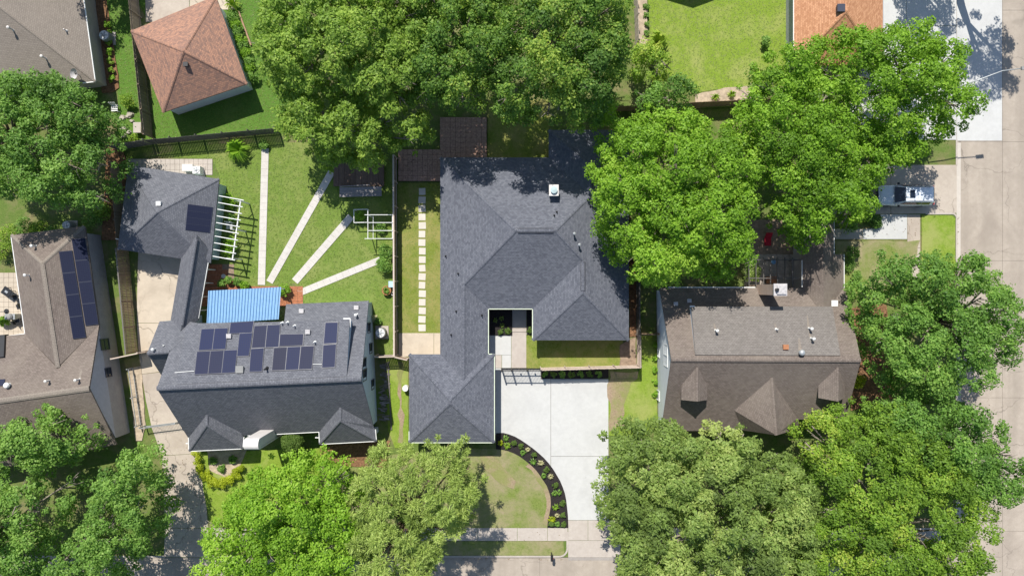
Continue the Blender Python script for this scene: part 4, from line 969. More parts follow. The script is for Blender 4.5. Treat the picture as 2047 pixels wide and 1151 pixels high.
gutter(hf, P(1336, 574.5, 2.8), P(1510, 574.5, 2.8), M['white'])
cb = P(1561, 579, 7.0)
MB().box(Vector((cb.x, cb.y, 3.4)), (1.02, 0.92, 6.8)).build('chimney', M['brick_red'], hf)
MB().box(Vector((cb.x, cb.y, 6.86)), (1.14, 1.04, 0.12)).box(Vector((cb.x + .08, cb.y, 6.98)), (0.8, 0.75, 0.14)).build('chimney_cap', M['conc_cap'], hf)
MB().lathe(Vector((cb.x - .36, cb.y, 6.9)), [(0.14, 0), (0.14, 0.35), (0.11, 0.36)], 8).build('flue', M['black'], hf)
for x, y, k, m in ((1430, 660, 'tall', 'white'), (1551.5, 658, 'pipe', 'white'), (1617, 656, 'tall', 'white'), (1621, 676, 'tall', 'white')): vent(hf, x, y, [d1, d2, d3], M[m], k)
vent(hf, 1569, 693, [d1, d2, d3], M['terracotta'], 'box', 0.9); vent(hf, 1600, 704, [d1, d2, d3], M['steel'], 'turbine')
for x, y in ((1350, 607), (1377, 601)): vent(hf, x, y, pN, M['conc_cap'], 'box', 0.7)
vent(hf, 1666, 606, pN, M['white'], 'box', 1.1)

def streak(house, x0, y0, x1, y1, w, pl, mat):
    """pale run-off mark, narrow at its top"""
    n = (pl[1] - pl[0]).cross(pl[2] - pl[0]).normalized(); n = n if n.z > 0 else -n
    q = [hit(x, y, *pl) + n * 0.006 for x, y in ((x0 - w * .2, y0), (x0 + w * .2, y0), (x1 + w * .5, y1), (x1 - w * .5, y1))]
    mesh('run_off_mark', q, [(0, 1, 2, 3)] if (q[1] - q[0]).cross(q[2] - q[0]).z > 0 else [(3, 2, 1, 0)], mat, house, uvb=(Vector((1, 0, 0)), Vector((0, 1, 0))))
for x, y, y2, w in ((1600, 702, 676, 8), (1620, 674, 662, 5), (1616.5, 654, 630, 5), (1551.5, 656, 646, 4), (1430, 658, 646, 5)): streak(hf, x - 3, y2, x, y, w, [d1, d2, d3], M['roof_taupe'])
# ---- brown house at the lower left
hg = thing('weathered_roof_house', P(110, 720), 'weathered brown roofed house with lavender grey gable and dark solar strips', 'house')
gR1, gR2 = P(178, 776, 5.3), P(-80, 812, 5.3)
gSE, gSW = P(233, 888, 2.6), P(-80, 952, 2.6)
wA, wB = P(84, 527, 4.3), P(115, 734, 4.3)
wNW, wNE, wSW, wSE = P(22, 470, 2.6), P(168, 452, 2.6), P(50, 667, 2.6), P(198, 650, 2.6)
pg = [gR1, gR2, wSE]; pe = [wA, wB, wSE]
slope(hg, [gR1, gR2, gSW, gSE], RB)
slope(hg, [gR1, gR2, P(-80, 680, 2.6), wSW, hit(115, 736, *pg), wSE], RB)
slope(hg, [wA, wB, wSW, wNW], RB); slope(hg, [wA, wB, hit(198, 650, *pe), hit(170, 455, *pe)], RB); slope(hg, [wA, wNW, wNE], RB)
RT = M['roof_taupe']
cap(hg, gR1, gR2, RT, 0.5); cap(hg, wA, wB, RT, 0.4); cap(hg, wA, wNW, RT, 0.34); cap(hg, wA, wNE, RT, 0.34)
gutter(hg, wNW, wSW, M['white']); gutter(hg, wSW, P(14, 672, 2.6), M['white'])
wa0, wb0 = P(201, 470), P(260, 864)
dirw = (wb0 - wa0).normalized(); outw = Vector((-dirw.y, dirw.x, 0)); outw = outw if outw.x > 0 else -outw
def onw(p, dz=-0.16):
    t_ = (Vector((p.x, p.y, 0)) - wa0).dot(dirw); q = wa0 + dirw * t_; q.z = p.z + dz; return q
panel(hg, 'wall', [wa0, wb0, wb0 + UP * 2.35, wa0 + UP * 2.35], -outw * 0.2, M['brick_mauve'])
panel(hg, 'gable_wall', [wb0 + UP * 2.36 + outw * 0.015, onw(gR1) + outw * 0.015, onw(wSE, -0.2) + outw * 0.015], -outw * 0.15, M['wall_lav'])
walls(hg, inset([Vector((q.x, q.y, 0)) for q in (wNW, wNE, wSE, gSE, gSW, P(-80, 680, 2.6), wSW)], 0.55), 0, 2.45, M['brick_mauve'])
for x, y, w_, h_ in ((209, 688, 1.0, 1.3), (216, 744, 0.8, 0.9)): window(hg, hit(x, y, wa0, wb0, wb0 + UP) + outw * 0.01, dirw, outw, w_, h_, M['frame_dark'], M['pane'])
solar(hg, [(117.5, 503), (144, 500.5), (172, 674), (146, 677.5)], -4, pe, M['solar_dark'])
solar(hg, [(143, 478), (170.6, 476), (197, 648), (171, 651)], -4, pe, M['solar_dark'])
for x, y, pl in ((72, 492, [wA, wNW, wNE]), (59, 550, [wA, wSW, wNW])): vent(hg, x, y, pl, M['white'], 'tall')
for x, y in ((100, 760), (159, 758)): vent(hg, x, y, pg, M['stucco'], 'tall')
vent(hg, 19, 769, pg, M['white'], 'turbine')
s0 = [hit(x, y, *pg) for x, y in ((-30, 672), (15, 668), (13, 712), (-30, 716))]
panel(hg, 'skylight', [p + UP * 0.35 for p in s0], -UP * 0.5, M['black'])
s0 = [hit(x, y, *pg) for x, y in ((-30, 759), (12, 757), (10, 770), (-30, 772))]
panel(hg, 'skylight', [p + UP * 0.12 for p in s0], -UP * 0.2, M['solar_dark'])

for x, y, y2, w in ((100, 759, 738, 5), (159, 757, 738, 6), (36, 762, 690, 7), (24, 764, 700, 6)): streak(hg, x + 4, y2, x, y, w, pg, RT)
# ---- taupe house at the top left
ha = thing('taupe_roof_house', P(90, 60), 'house with taupe shingle hip roof and satellite dish at its corner', 'house')
aSE, aNE, aSW, aN0, aR = P(190, 163, 2.7), P(165, -30, 2.7), P(-60, 190, 2.7), P(150, -120, 2.7), P(-4, 12, 5.0)
slope(ha, [aR, aSE, aN0, P(-20, -100, 5.0)], RT); slope(ha, [aR, aSE, aSW, P(-60, 16, 5.0)], RT); cap(ha, aR, aSE, RT, 0.3)
gutter(ha, aSE, aN0, M['white']); gutter(ha, aSE, P(165, 166, 2.7), M['white'])
walls(ha, inset([Vector((q.x, q.y, 0)) for q in (aSE, aN0, P(-60, -120, 2.7), aSW)], 0.4), 0, 2.6, M['wall_tan'])
pa = [aR, aSE, aN0]; pb = [aR, aSE, aSW]
vent(ha, 133, 62, pa, M['stucco'], 'pipe'); vent(ha, 26, 60, pb, M['stucco'], 'tall'); vent(ha, 92, 117, pb, M['stucco'], 'tall')

# ---- rust coloured garage
hb = thing('rust_roof_garage', P(385, 125), 'square garage with rust brown pyramid roof on green lawn', 'garage')
RR = M['roof_rust']
bW, bS, bE, bN, bA = P(262, 62, 2.6), P(325, 225, 2.6), P(494, 168, 2.6), P(431, -8, 2.6), P(366, 102, 4.9)
for q in ((bW, bS), (bS, bE), (bE, bN), (bN, bW)): slope(hb, [q[0], q[1], bA], RR)
for q in (bW, bS, bE, bN): cap(hb, bA, q, RR, 0.3)
walls(hb, inset([Vector((q.x, q.y, 0)) for q in (bW, bS, bE, bN)], 0.35), 0, 2.55, M['wall_white'])
vent(hb, 373, 130, [bS, bE, bA], M['black'], 'box', 0.8)
ww = inset([Vector((q.x, q.y, 0)) for q in (bW, bS, bE, bN)], 0.35)
# ---- orange roofed house, top right
ho = thing('orange_roof_house', P(1670, 40), 'house with bright orange brown hip roof beside new concrete driveway', 'house')
RO = M['roof_orange']
oSW, oSE, oNW, oNE, oA = P(1587, 131, 2.7), P(1765, 131, 2.7), P(1587, -140, 2.7), P(1765, -140, 2.7), P(1692, 22, 4.9)
oB = P(1692, -140, 4.9)
slope(ho, [oSW, oSE, oA], RO); slope(ho, [oSW, oA, oB, oNW], RO); slope(ho, [oSE, oA, oB, oNE], RO)
for q in (oSW, oSE): cap(ho, oA, q, RO)
cap(ho, oA, oB, RO)
gutter(ho, oSW, oNW, M['white']); gutter(ho, oSE, oNE, M['steel'])
walls(ho, inset([Vector((q.x, q.y, 0)) for q in (oSW, oSE, oNE, oNW)], 0.35), 0, 2.6, M['wall_grey'])
v = hit(1678.5, 18.5, oSW, oA, oB); MB().box(v + UP * 0.12, (0.6, 0.6, 0.3)).box(v + UP * 0.29, (0.68, 0.68, 0.05)).build('roof_vent', M['frame_dark'], ho)
# ---- house just beyond the top edge; its gable shades the corner lawn
hn = thing('north_gable_house', P(1363, -120), 'gabled house beyond the corner lawn whose roof peak shadows the grass', 'house')
p0 = P(1363, -58); q0 = P(1363, -300)
for s in (-1, 1):
    a = Vector((p0.x, p0.y, 5.0)); b = Vector((q0.x, q0.y, 5.0)); e = Vector((s * 5.0, 0, -2.3)); slope(hn, [a, b, b + e, a + e], RB)
walls(hn, [Vector((p0.x - 4.7, p0.y - 0 + 0.3, 0)), Vector((p0.x + 4.7, p0.y + 0.3, 0)), Vector((q0.x + 4.7, q0.y, 0)), Vector((q0.x - 4.7, q0.y, 0))], 0, 2.6, M['wall_tan'])
panel(hn, 'gable_wall', [Vector((p0.x, p0.y + .3, 4.8)), Vector((p0.x - 4.6, p0.y + .3, 2.62)), Vector((p0.x + 4.6, p0.y + .3, 2.62))], Vector((0, 0.12, 0)), M['wall_tan'])

# ------------------------------------------------------------------ fences, gates
def G(x, y): return P(x, y)
fence('weathered board fence between the fan lawn and the stepping stone strip', G(792.5, 318), G(794, 709), 1.9, M['fence_old'], 1, nrail=2, capw=0.14, postm=M['fence_new'])
fence('weathered leaning board fence beside the rust roofed garage', G(271, -60), G(306, 277), 1.95, M['fence_old'], 1)
fence('dark board fence with open gaps behind the grey pyramid garage', G(306, 289), G(560, 266), 1.9, M['fence_dark'], 1, gap=0.035)
fence('short grey board fence at the corner behind the garage', G(236, 300), G(305, 289), 1.9, M['fence_grey'], 1)
fence('brown board fence with pale cap between two houses by the tan driveway', G(257, 500), G(276, 703), 2.0, M['fence_tan'], -1, nrail=3, gap=0.035, capw=0.12, postm=M['fence_grey'])
fence('shaded board fence beside the tree west of the pyramid garage', G(243, 330), G(256.5, 499), 1.9, M['fence_old'], -1)
fence('cross fence closing the gap beside the lavender grey gable', G(244, 714), G(296, 703), 1.9, M['fence_tan'], 1, capw=0.1, postm=M['fence_new'])
fence('short board fence joining the blue house to the boundary fence', G(757, 710), G(793, 709), 1.9, M['fence_grey'], 1, gap=0.03, capw=0.1, postm=M['fence_new'])
fence('short cedar gate panel beside the slate roofed garage corner', G(795, 710), G(819, 716), 1.9, M['fence_tan'], 1, gap=0.04, capw=0.09, postm=M['fence_new'], name='cedar_gate')
fence('grey board fence east of the slate roofed house under trees', G(1271, 400), G(1273, 667), 1.85, M['fence_grey'], -1)
fence('new pale cedar fence along the front of the courtyard lawn', G(1080, 735.0), G(1273, 730.0), 2.15, M['fence_new'], 1, gap=0.02, nrail=2, postm=M['fence_new'])
fence('new pale cedar fence with rails along the courtyard side', G(1273, 668), G(1273.6, 730), 2.1, M['fence_new'], -1, gap=0.01, nrail=3, postm=M['fence_new'])
fence('short board fence reaching the white gable wall', G(1275, 667), G(1311, 667), 1.7, M['fence_tan'], 1, gap=0.03)
fence('brown board fence below the corner lawn among trees', G(1215, 224), G(1565, 206), 1.9, M['fence_tan'], 1)
fence('pale board fence beside the big oak and the corner lawn', G(1265, -60), G(1270, 92), 1.9, M['fence_new'], 1)
# iron gate: four posts, three leaves of bars
t = thing('iron_gate', G(1040, 736), 'black iron bar gate in front of the driveway', 'gate')
px = [1003, 1022.5, 1053.5, 1080]
for x in px: MB().box(G(x, 736) + UP * 1.1, (0.12, 0.12, 2.2)).build('post', M['black'], t)
for a, b in zip(px[:-1], px[1:]):
    A, B = G(a, 736), G(b, 736)
    for z in (0.15, 1.05, 2.0): MB().bar(A + UP * z, B + UP * z, 0.06, 0.08).build('rail', M['black'], t)
    n = int((B - A).length / 0.13); me = boxmesh('bar', (0.026, 0.026, 2.0)); me.materials.append(M['black'])
    for k in range(1, n): link('bar', me, None, t, A.lerp(B, k / n) + UP * 1.06)
    if a > 1010: MB().box(A.lerp(B, .5) + UP * 0.85, (0.16, 0.03, 0.24)).build('lock', M['black'], t)
fence('grey metal bar gate across the tan driveway', G(292, 852), G(362, 843), 1.25, M['steel'], 1, pw=0.14, gap=0.115, nrail=2, name='driveway_gate', jitter=0)
fence('low dark wire fence along the sandy strip', G(268, 735), G(284, 848), 1.1, M['steel'], -1, pw=0.3, gap=0.285, nrail=2, name='wire_fence', jitter=0)

# ------------------------------------------------------------------ garden structures
# white slatted pergola against the pyramid garage
t = thing('slatted_pergola', G(470, 460), 'white pergola of ten slats beside the pyramid garage', 'pergola')
hp = 2.25
l0, l1, r0, r1 = P(438, 391.5, hp), P(421, 511, hp), P(487.5, 400.5, hp), P(470, 520, hp)
for k in range(10): MB().bar(l0.lerp(l1, k / 9), r0.lerp(r1, k / 9), 0.07, 0.15).build('slat', M['white'], t)
b0, b1 = P(481.5, 399.5, hp - .12), P(465, 519, hp - .12)
MB().bar(b0, b1, 0.08, 0.16).build('beam', M['white'], t)
for k in (0.02, 0.5, 0.98):
    p = b0.lerp(b1, k); MB().box(Vector((p.x, p.y, (hp - .2) / 2)), (0.1, 0.1, hp - .2)).build('post', M['white'], t)
    q = Vector((p.x - 0.6, p.y + 0.05, hp - .2)); MB().bar(Vector((p.x, p.y, hp - .9)), q, 0.06, 0.06).build('brace', M['white'], t)
# small white frame trellis by the boundary fence
t = thing('frame_trellis', G(745, 455), 'white open frame trellis beside the weathered boundary fence', 'trellis')
h = 2.0
for y in (429.5, 445, 461, 477): MB().bar(P(729 if y in (429.5, 477) else 735, y, h), P(785.5, y, h), 0.05, 0.08).build('rail', M['white'], t)
for x, y0, y1 in ((735.5, 420, 477), (784.5, 429, 478)): MB().bar(P(x, y0, h - .08), P(x, y1, h - .08), 0.05, 0.08).build('beam', M['white'], t)
for x, y in ((735.5, 430), (735.5, 476), (784, 430), (784, 476)): p = P(x, y, h); MB().box(Vector((p.x, p.y, h / 2 - .06)), (0.07, 0.07, h - .12)).build('post', M['white'], t)
for x in (746,): MB().bar(P(x, 432, 0.9), P(x, 477, 0.9), 0.04, 0.06).build('beam', M['white'], t)
t = thing('planter_frame', G(721, 432), 'small white square frame around a green shrub', 'frame')
h = 1.1
c_ = [(707.5, 419), (735, 418.5), (735, 444.5), (707.5, 445)]
for i in range(4):
    MB().bar(P(*c_[i], h), P(*c_[(i + 1) % 4], h), 0.06, 0.06).build('rail', M['white'], t); p = P(*c_[i], h); MB().box(Vector((p.x, p.y, h / 2)), (0.06, 0.06, h)).build('post', M['white'], t)
# blue corrugated patio cover
t = thing('corrugated_patio_cover', G(487, 612), 'blue corrugated metal patio cover behind the solar roofed house', 'patio cover')
c0, c1, c2, c3 = P(416.5, 581, 2.45), P(562, 573.5, 2.45), P(557, 638, 2.95), P(413, 647, 2.95)
nr = 24; V = []; Fc = []
for i in range(nr):
    for j, (u, z) in enumerate(((0.0, 0.0), (0.14, 0.09), (0.40, 0.09), (0.54, 0.0))):
        f = (i + u) / nr; V += [c0.lerp(c1, f) + UP * z, c3.lerp(c2, f) + UP * z]
V += [c1, c2]
for k in range(len(V) // 2 - 1): Fc.append((2 * k, 2 * k + 1, 2 * k + 3, 2 * k + 2))
nb = len(V); V += [v_ - UP * 0.012 for v_ in V]; Fc += [tuple(reversed([i + nb for i in q])) for q in Fc]
mesh('corrugated_sheet', V, Fc, M['blue_metal'], t)
for f in (0.03, 0.35, 0.66, 0.97):
    p = c0.lerp(c1, f); MB().box(Vector((p.x, p.y - .15, 1.18)), (0.1, 0.1, 2.36)).build('post', M['white'], t)
MB().bar(c0 + Vector((0, -.15, -.1)), c1 + Vector((0, -.15, -.1)), 0.08, 0.14).build('beam', M['white'], t)
# timber platform with bench under the elm
t = thing('timber_platform', G(722, 358), 'grey brown timber platform with a bench under the elm', 'deck')
for k in range(9):
    x = 668 + k * 11.2; MB().hexa([G(x, 318) + UP * .1, G(x, 373) + UP * .1, G(x + 10.8, 373) + UP * .1, G(x + 10.8, 318) + UP * .1][::-1], [G(x, 318) + UP * .28, G(x, 373) + UP * .28, G(x + 10.8, 373) + UP * .28, G(x + 10.8, 318) + UP * .28][::-1]).build('plank', M['deck_brown'], t)
for k in range(3):
    y = 376 + k * 6.5; MB().bar(P(679, y + 2, .5), P(763, y, .5), 0.29, 0.05).build('bench_plank', M['deck'], t)
for x in (682, 720, 758): MB().box(G(x, 384) + UP * 0.24, (0.1, 0.75, 0.46)).build('leg', M['deck_brown'], t)
MB().bar(P(679, 373, .85), P(740, 370, .85), 0.06, 0.3).build('backrest', M['deck'], t)
# dark pergola behind the brown house
t = thing('dark_pergola', G(1548, 540), 'dark slender beam pergola over the shaded rear patio', 'pergola')
for x in (1497, 1511, 1526, 1540, 1554, 1569, 1584): MB().bar(P(x, 515, 2.5), P(x, 572, 2.5), 0.07, 0.14).build('beam', M['fence_dark'], t)
for y in (519, 556): MB().bar(P(1491, y, 2.4), P(1601, y, 2.4), 0.08, 0.14).build('cross_beam', M['fence_dark'], t)
for x in (1493, 1546, 1598): p = P(x, 519, 2.4); MB().box(Vector((p.x, p.y, 1.2)), (0.1, 0.1, 2.4)).build('post', M['fence_dark'], t)

# ------------------------------------------------------------------ things in the yards
def ac_unit(label, x, y, s=0.85, round_=True, mat='ac_grey'):
    t = thing('air_conditioner', G(x, y), label, 'air conditioner'); b = G(x, y)
    MB().box(b + UP * 0.05, (s * 1.3, s * 1.3, 0.1)).build('pad', M['conc_walk'], t)
    (MB().lathe(b + UP * 0.1, [(s * .5, 0), (s * .52, 0.05), (s * .52, 0.78), (s * .48, 0.82)], 16) if round_ else MB().box(b + UP * 0.5, (s, s, 0.8))).build('casing', M[mat], t)
    MB().lathe(b + UP * 0.925, [(s * .44, 0), (s * .44, 0.03), (s * .40, 0.035), (s * .38, 0.01)], 16).build('fan_ring', M['white'], t)
    mb = MB()
    for k in range(5): a = k * 1.2566; mb.bar(b + UP * 0.945, b + Vector((math.cos(a) * s * .36, math.sin(a) * s * .36, 0.945)), 0.14, 0.02)
    mb.build('fan_blades', M['steel'], t); MB().lathe(b + UP * 0.96, [(0.09, 0), (0.08, 0.05), (0.02, 0.06)], 10).build('fan_hub', M['steel'], t)
    return t
ac_unit('round grey air conditioner against the taupe roofed house wall', 219, 78, 0.95)
ac_unit('round grey air conditioner beside the pale blue gable wall', 764, 664, 0.95)
ac_unit('white air conditioner on the paved pad behind the pyramid garage', 401, 343, 0.7, False, 'white')
ac_unit('dark air conditioner in deep shade beside the weathered roof', 145, 452, 0.8)
t = thing('generator', G(382, 338), 'pale box shaped generator on the paved pad', 'generator')
MB().box(G(382, 338) + UP * 0.4, (0.95, 0.6, 0.7)).build('cabinet', M['white'], t); MB().box(G(382, 338) + UP * 0.765, (1.0, 0.65, 0.04)).build('lid', M['stucco'], t)
# pots and boxes by the fence
t = thing('terracotta_planter', G(774.5, 580.5), 'big round terracotta planter on the lawn by the fence', 'planter'); b = G(774.5, 580.5)
MB().lathe(b, [(0.26, 0), (0.40, 0.42), (0.44, 0.44), (0.44, 0.52), (0.36, 0.52), (0.35, 0.42)], 18).build('pot', M['terracotta'], t)
rosette('dark green leafy plant growing in the big terracotta planter', 774.5, 580.5, 0.42, 0.3, M['l_mid'], 9, 16, 0.13, 'potted_plant', z0=0.45)
t = thing('storage_bin', G(784, 568), 'small pale blue plastic bin against the fence', 'bin'); b = G(784, 568)
MB().hexa([b + Vector(q) for q in ((-.18, -.22, 0), (.18, -.22, 0), (.18, .22, 0), (-.18, .22, 0))], [b + Vector(q) for q in ((-.23, -.27, .5), (.23, -.27, .5), (.23, .27, .5), (-.23, .27, .5))]).build('body', M['bluebox'], t)
MB().box(b + UP * 0.525, (0.5, 0.58, 0.05)).build('lid', M['bluebox'], t)
t = thing('small_pot', G(786, 587), 'small white pot beside the terracotta planter', 'pot'); MB().lathe(G(786, 587), [(0.1, 0), (0.16, 0.25), (0.16, 0.28), (0.13, 0.28), (0.12, 0.2)], 12).build('body', M['white'], t)
MB().lathe(G(786, 587) + UP * .18, [(0.12, 0), (0.11, 0.04)], 10).build('soil', M['mulch'], t)
for k, y in enumerate((606, 621, 632, 654, 676, 697)):
    t = thing('path_light', G(788.5, y), 'small white garden light, number %s from the planter along the fence foot' % ('one', 'two', 'three', 'four', 'five', 'six')[k], 'garden light', 'white lights along the fence foot')
    b = G(788.5, y); MB().lathe(b, [(0.02, 0), (0.02, 0.28)], 6).build('stake', M['steel'], t); MB().lathe(b + UP * .28, [(0.06, 0), (0.10, 0.03), (0.09, 0.09), (0.03, 0.12)], 10).build('head', M['white'], t)
t = thing('rain_barrel', G(812.5, 774), 'white round barrel beside the slate roofed garage wall', 'barrel')
MB().lathe(G(812.5, 774), [(0.24, 0), (0.29, 0.15), (0.29, 0.6), (0.25, 0.72), (0.25, 0.76)], 16).build('body', M['white'], t); MB().lathe(G(812.5, 774) + UP * .76, [(0.27, 0), (0.27, 0.04), (0.2, 0.05)], 16).build('lid', M['white'], t)
# rubbish heap of boards and stones along the blue gable
r = random.Random(11)
hb_ = thing('scrap_heap', G(770, 790), 'heap of grey boards and stones beside the pale blue gable wall', 'heap')
for k in range(46):
    x, y = r.uniform(762, 775), r.uniform(726, 838); MB().box(G(x, y) + UP * (0.06 + r.uniform(0, .12)), (r.uniform(.2, .75), r.uniform(.08, .2), 0.05), r.uniform(-.5, .5)).build('board', M['fence_grey'] if r.random() < .6 else M['deck'], hb_)
MB().bar(G(776, 722) + UP * .1, G(783, 858) + UP * .1, 0.1, 0.2).build('edge_board', M['fence_grey'], hb_)
# bench frame, stone slab, rubble in the left corner
t = thing('garden_chair', G(234, 219), 'white slatted garden chair below the taupe roofed house', 'chair'); b = G(234, 219)
for k in range(4): MB().bar(b + Vector((-.3, -.25 + .16 * k, .42)), b + Vector((.3, -.2 + .16 * k, .42)), 0.09, 0.03).build('seat_slat', M['white'], t)
for k in range(4): MB().bar(b + Vector((-.26 + .17 * k, .28, .45)), b + Vector((-.26 + .17 * k, .42, .95)), 0.08, 0.03).build('back_slat', M['white'], t)
for sx in (-.28, .28):
    for sy in (-.26, .28): MB().box(b + Vector((sx, sy, .2)), (.06, .06, .4)).build('leg', M['white'], t)
t = thing('garden_table', G(281, 258), 'pale square garden table at the fence corner', 'table'); b = G(281, 258)
MB().box(b + UP * .6, (0.72, 0.98, 0.05)).build('table_top', M['conc_walk'], t)
for sx in (-.28, .28):
    for sy in (-.4, .4): MB().box(b + Vector((sx, sy, .29)), (.06, .06, .57)).build('leg', M['conc_walk'], t)
for k in range(9):
    x, y = r.uniform(240, 275), r.uniform(228, 272); s = r.uniform(.2, .45)
    q = [Vector((math.cos(a) * s * r.uniform(.7, 1.1), math.sin(a) * s * .7 * r.uniform(.7, 1.1), 0)) for a in [i * 1.047 for i in range(6)]]
    o = MB().hexa([G(x, y) + p for p in q], [G(x, y) + p * .75 + UP * s * .6 for p in q]).build('garden_rock', M['rock'])
    tag(o, 'pale brown garden rock in the bed near the square garden table', 'rock', 'rocks in the fence corner bed')
# chair under pergola
t = thing('garden_chair', G(462, 452), 'white slatted garden chair under the white pergola', 'chair'); b = G(462, 452)
for k in range(4): MB().bar(b + Vector((-.3, -.24 + .16 * k, .42)), b + Vector((.3, -.24 + .16 * k, .42)), 0.09, 0.03).build('seat_slat', M['white'], t)
for sx in (-.28, .28):
    for sy in (-.26, .28): MB().box(b + Vector((sx, sy, .2)), (.06, .06, .4)).build('leg', M['white'], t)
    MB().bar(b + Vector((sx, .28, .4)), b + Vector((sx, .36, .9)), .06, .06).build('back_post', M['white'], t)
for z in (.6, .85): MB().bar(b + Vector((-.28, .3 + z * .06, z)), b + Vector((.28, .3 + z * .06, z)), .03, .1).build('back_slat', M['white'], t)
# left patio: dark table, chairs, red parasol
t = thing('patio_table', G(24, 583), 'dark square patio table at the left edge', 'table'); b = G(24, 583)
MB().box(b + UP * .7, (0.85, 0.75, 0.05), -.6).build('table_top', M['black'], t)
for a in range(4): MB().box(b + Vector((math.cos(a * 1.57 + .2) * .38, math.sin(a * 1.57 + .2) * .38, .34)), (.05, .05, .68)).build('leg', M['black'], t)
MB().box(b + UP * .735, (0.3, 0.2, 0.03), -.6).build('tray', M['steel'], t)
t = thing('red_parasol', G(14, 622), 'folded red parasol tilted across the left patio', 'parasol'); b = G(14, 622)
MB().lathe(b, [(0.24, 0), (0.24, .08), (0.04, .1)], 12).build('base', M['black'], t); MB().tube([b, b + UP * 2.1], 0.025, 8).build('pole', M['steel'], t)
MB().tube([b + Vector((-.7, -.05, 2.05)), b + Vector((-.1, 0, 2.15)), b + Vector((.45, .05, 2.0)), b + Vector((.62, .05, 1.95))], [0.14, 0.22, 0.17, 0.04], 8).build('canopy', M['red_cloth'], t, True)
def pchair(x, y, rz, label):
    t = thing('patio_chair', G(x, y), label, 'chair'); b = G(x, y); m = Matrix.Rotation(rz, 3, 'Z'); q = lambda *v: b + m @ Vector(v)
    MB().box(b + UP * .42, (.46, .46, .04), rz).build('seat', M['black'], t); MB().bar(q(-.2, .24, .68), q(.2, .24, .68), .04, .4).build('backrest', M['black'], t)
    for sx in (-.2, .2):
        for sy in (-.2, .2): MB().bar(q(sx, sy, 0), q(sx, sy, .4), .03, .03).build('leg', M['black'], t)
pchair(38, 596, .5, 'black metal patio chair nearest the dark square table'); pchair(44, 612, -1.2, 'black metal patio chair beside the house gutter'); pchair(42, 642, 2.2, 'black metal patio chair below the red parasol')
t = thing('grill', G(33, 632), 'covered grey grill beside the red parasol', 'grill'); b = G(33, 632)
MB().box(b + UP * .45, (.95, .5, .85)).build('cabinet', M['steel'], t); MB().lathe(b + UP * .87, [(.32, 0), (.3, .12), (.2, .22), (.05, .25)], 12).build('lid', M['ac_grey'], t)
shrub('bright green bushy shrub on the left patio', 15, 641, 0.55, 0.8, M['l_bright'], 31)
# red garden chair and things behind the brown house
t = thing('red_lounge_chair', G(1532, 483), 'red garden lounge chair in the shade under trees', 'chair'); b = G(1532, 483)
MB().box(b + UP * .35, (.6, .8, .12)).build('seat', M['red_cloth'], t); MB().bar(b + Vector((0, .35, .4)), b + Vector((0, .75, .85)), .6, .1).build('backrest', M['red_cloth'], t)
for sx in (-.25, .25):
    for sy in (-.35, .35): MB().box(b + Vector((sx, sy, .15)), (.06, .06, .3)).build('leg', M['cedar_post'], t)
t = thing('patio_box', G(1538, 560), 'dark red storage box on the shaded rear patio', 'box'); MB().box(G(1538, 560) + UP * .25, (.9, .6, .5)).build('body', M['deck_brown'], t); MB().box(G(1538, 560) + UP * .52, (.96, .66, .05)).build('lid', M['terracotta'], t)
t = thing('blue_stool', G(1543, 524), 'small blue stool on the shaded rear patio', 'stool'); MB().lathe(G(1543, 524) + UP * .4, [(.2, 0), (.22, .04), (.2, .07)], 12).build('seat', M['blue_metal'], t)
for a in range(3): MB().bar(G(1543, 524) + UP * .4, G(1543, 524) + Vector((math.cos(a * 2.1) * .2, math.sin(a * 2.1) * .2, 0)), .03, .03).build('leg', M['steel'], t)
# satellite dish
t = thing('satellite_dish', P(158, 150, 2.9), 'pale satellite dish at the corner of the taupe roof', 'satellite dish'); b = P(157, 150, 3.1)
dm = MB(); n = 14; ax = Vector((-.35, -.3, .88)).normalized(); X = ax.cross(UP).normalized(); Y = ax.cross(X)
rings = [[b + UP * .35 + ax * (k * k * .015) + (X * math.cos(a) * .8 + Y * math.sin(a)) * (.13 * k) for a in [2 * math.pi * i / n for i in range(n)]] for k in range(1, 5)]
vv = [p for g_ in rings for p in g_]; ff = [(i * n + k, i * n + (k + 1) % n, (i + 1) * n + (k + 1) % n, (i + 1) * n + k) for i in range(3) for k in range(n)] + [tuple(range(n))]
dm.add(vv, ff); dm.add([p - ax * .015 for p in vv], [tuple(reversed(f_)) for f_ in ff]); dm.build('reflector', M['conc_cap'], t, True)
MB().tube([b - UP * .2, b + UP * .36], .03, 6).build('mast', M['steel'], t); MB().tube([b + UP * .3, b + UP * .3 + ax * .4 - Y * .2], .02, 5).build('feed_arm', M['steel'], t)
# mailbox
t = thing('mailbox', G(1102, 1103.5), 'black mailbox on a post at the kerb', 'mailbox'); b = G(1102, 1103.5)
MB().box(b + UP * .5, (.09, .09, 1.0)).build('post', M['black'], t)
prof = [(-.12, 1.0), (.12, 1.0), (.12, 1.16)] + [(.12 * math.cos(math.pi * k / 6), 1.16 + .1 * math.sin(math.pi * k / 6)) for k in range(1, 6)] + [(-.12, 1.16)]
panel(t, 'box', [b + Vector((x, .18, z)) for x, z in prof], Vector((0, -.55, 0)), M['black']); MB().box(b + Vector((0, -.38, 1.1)), (.2, .02, .2)).build('door', M['steel'], t); MB().box(b + Vector((.13, -.1, 1.25)), (.02, .05, .2)).build('flag', M['red_cloth'], t)
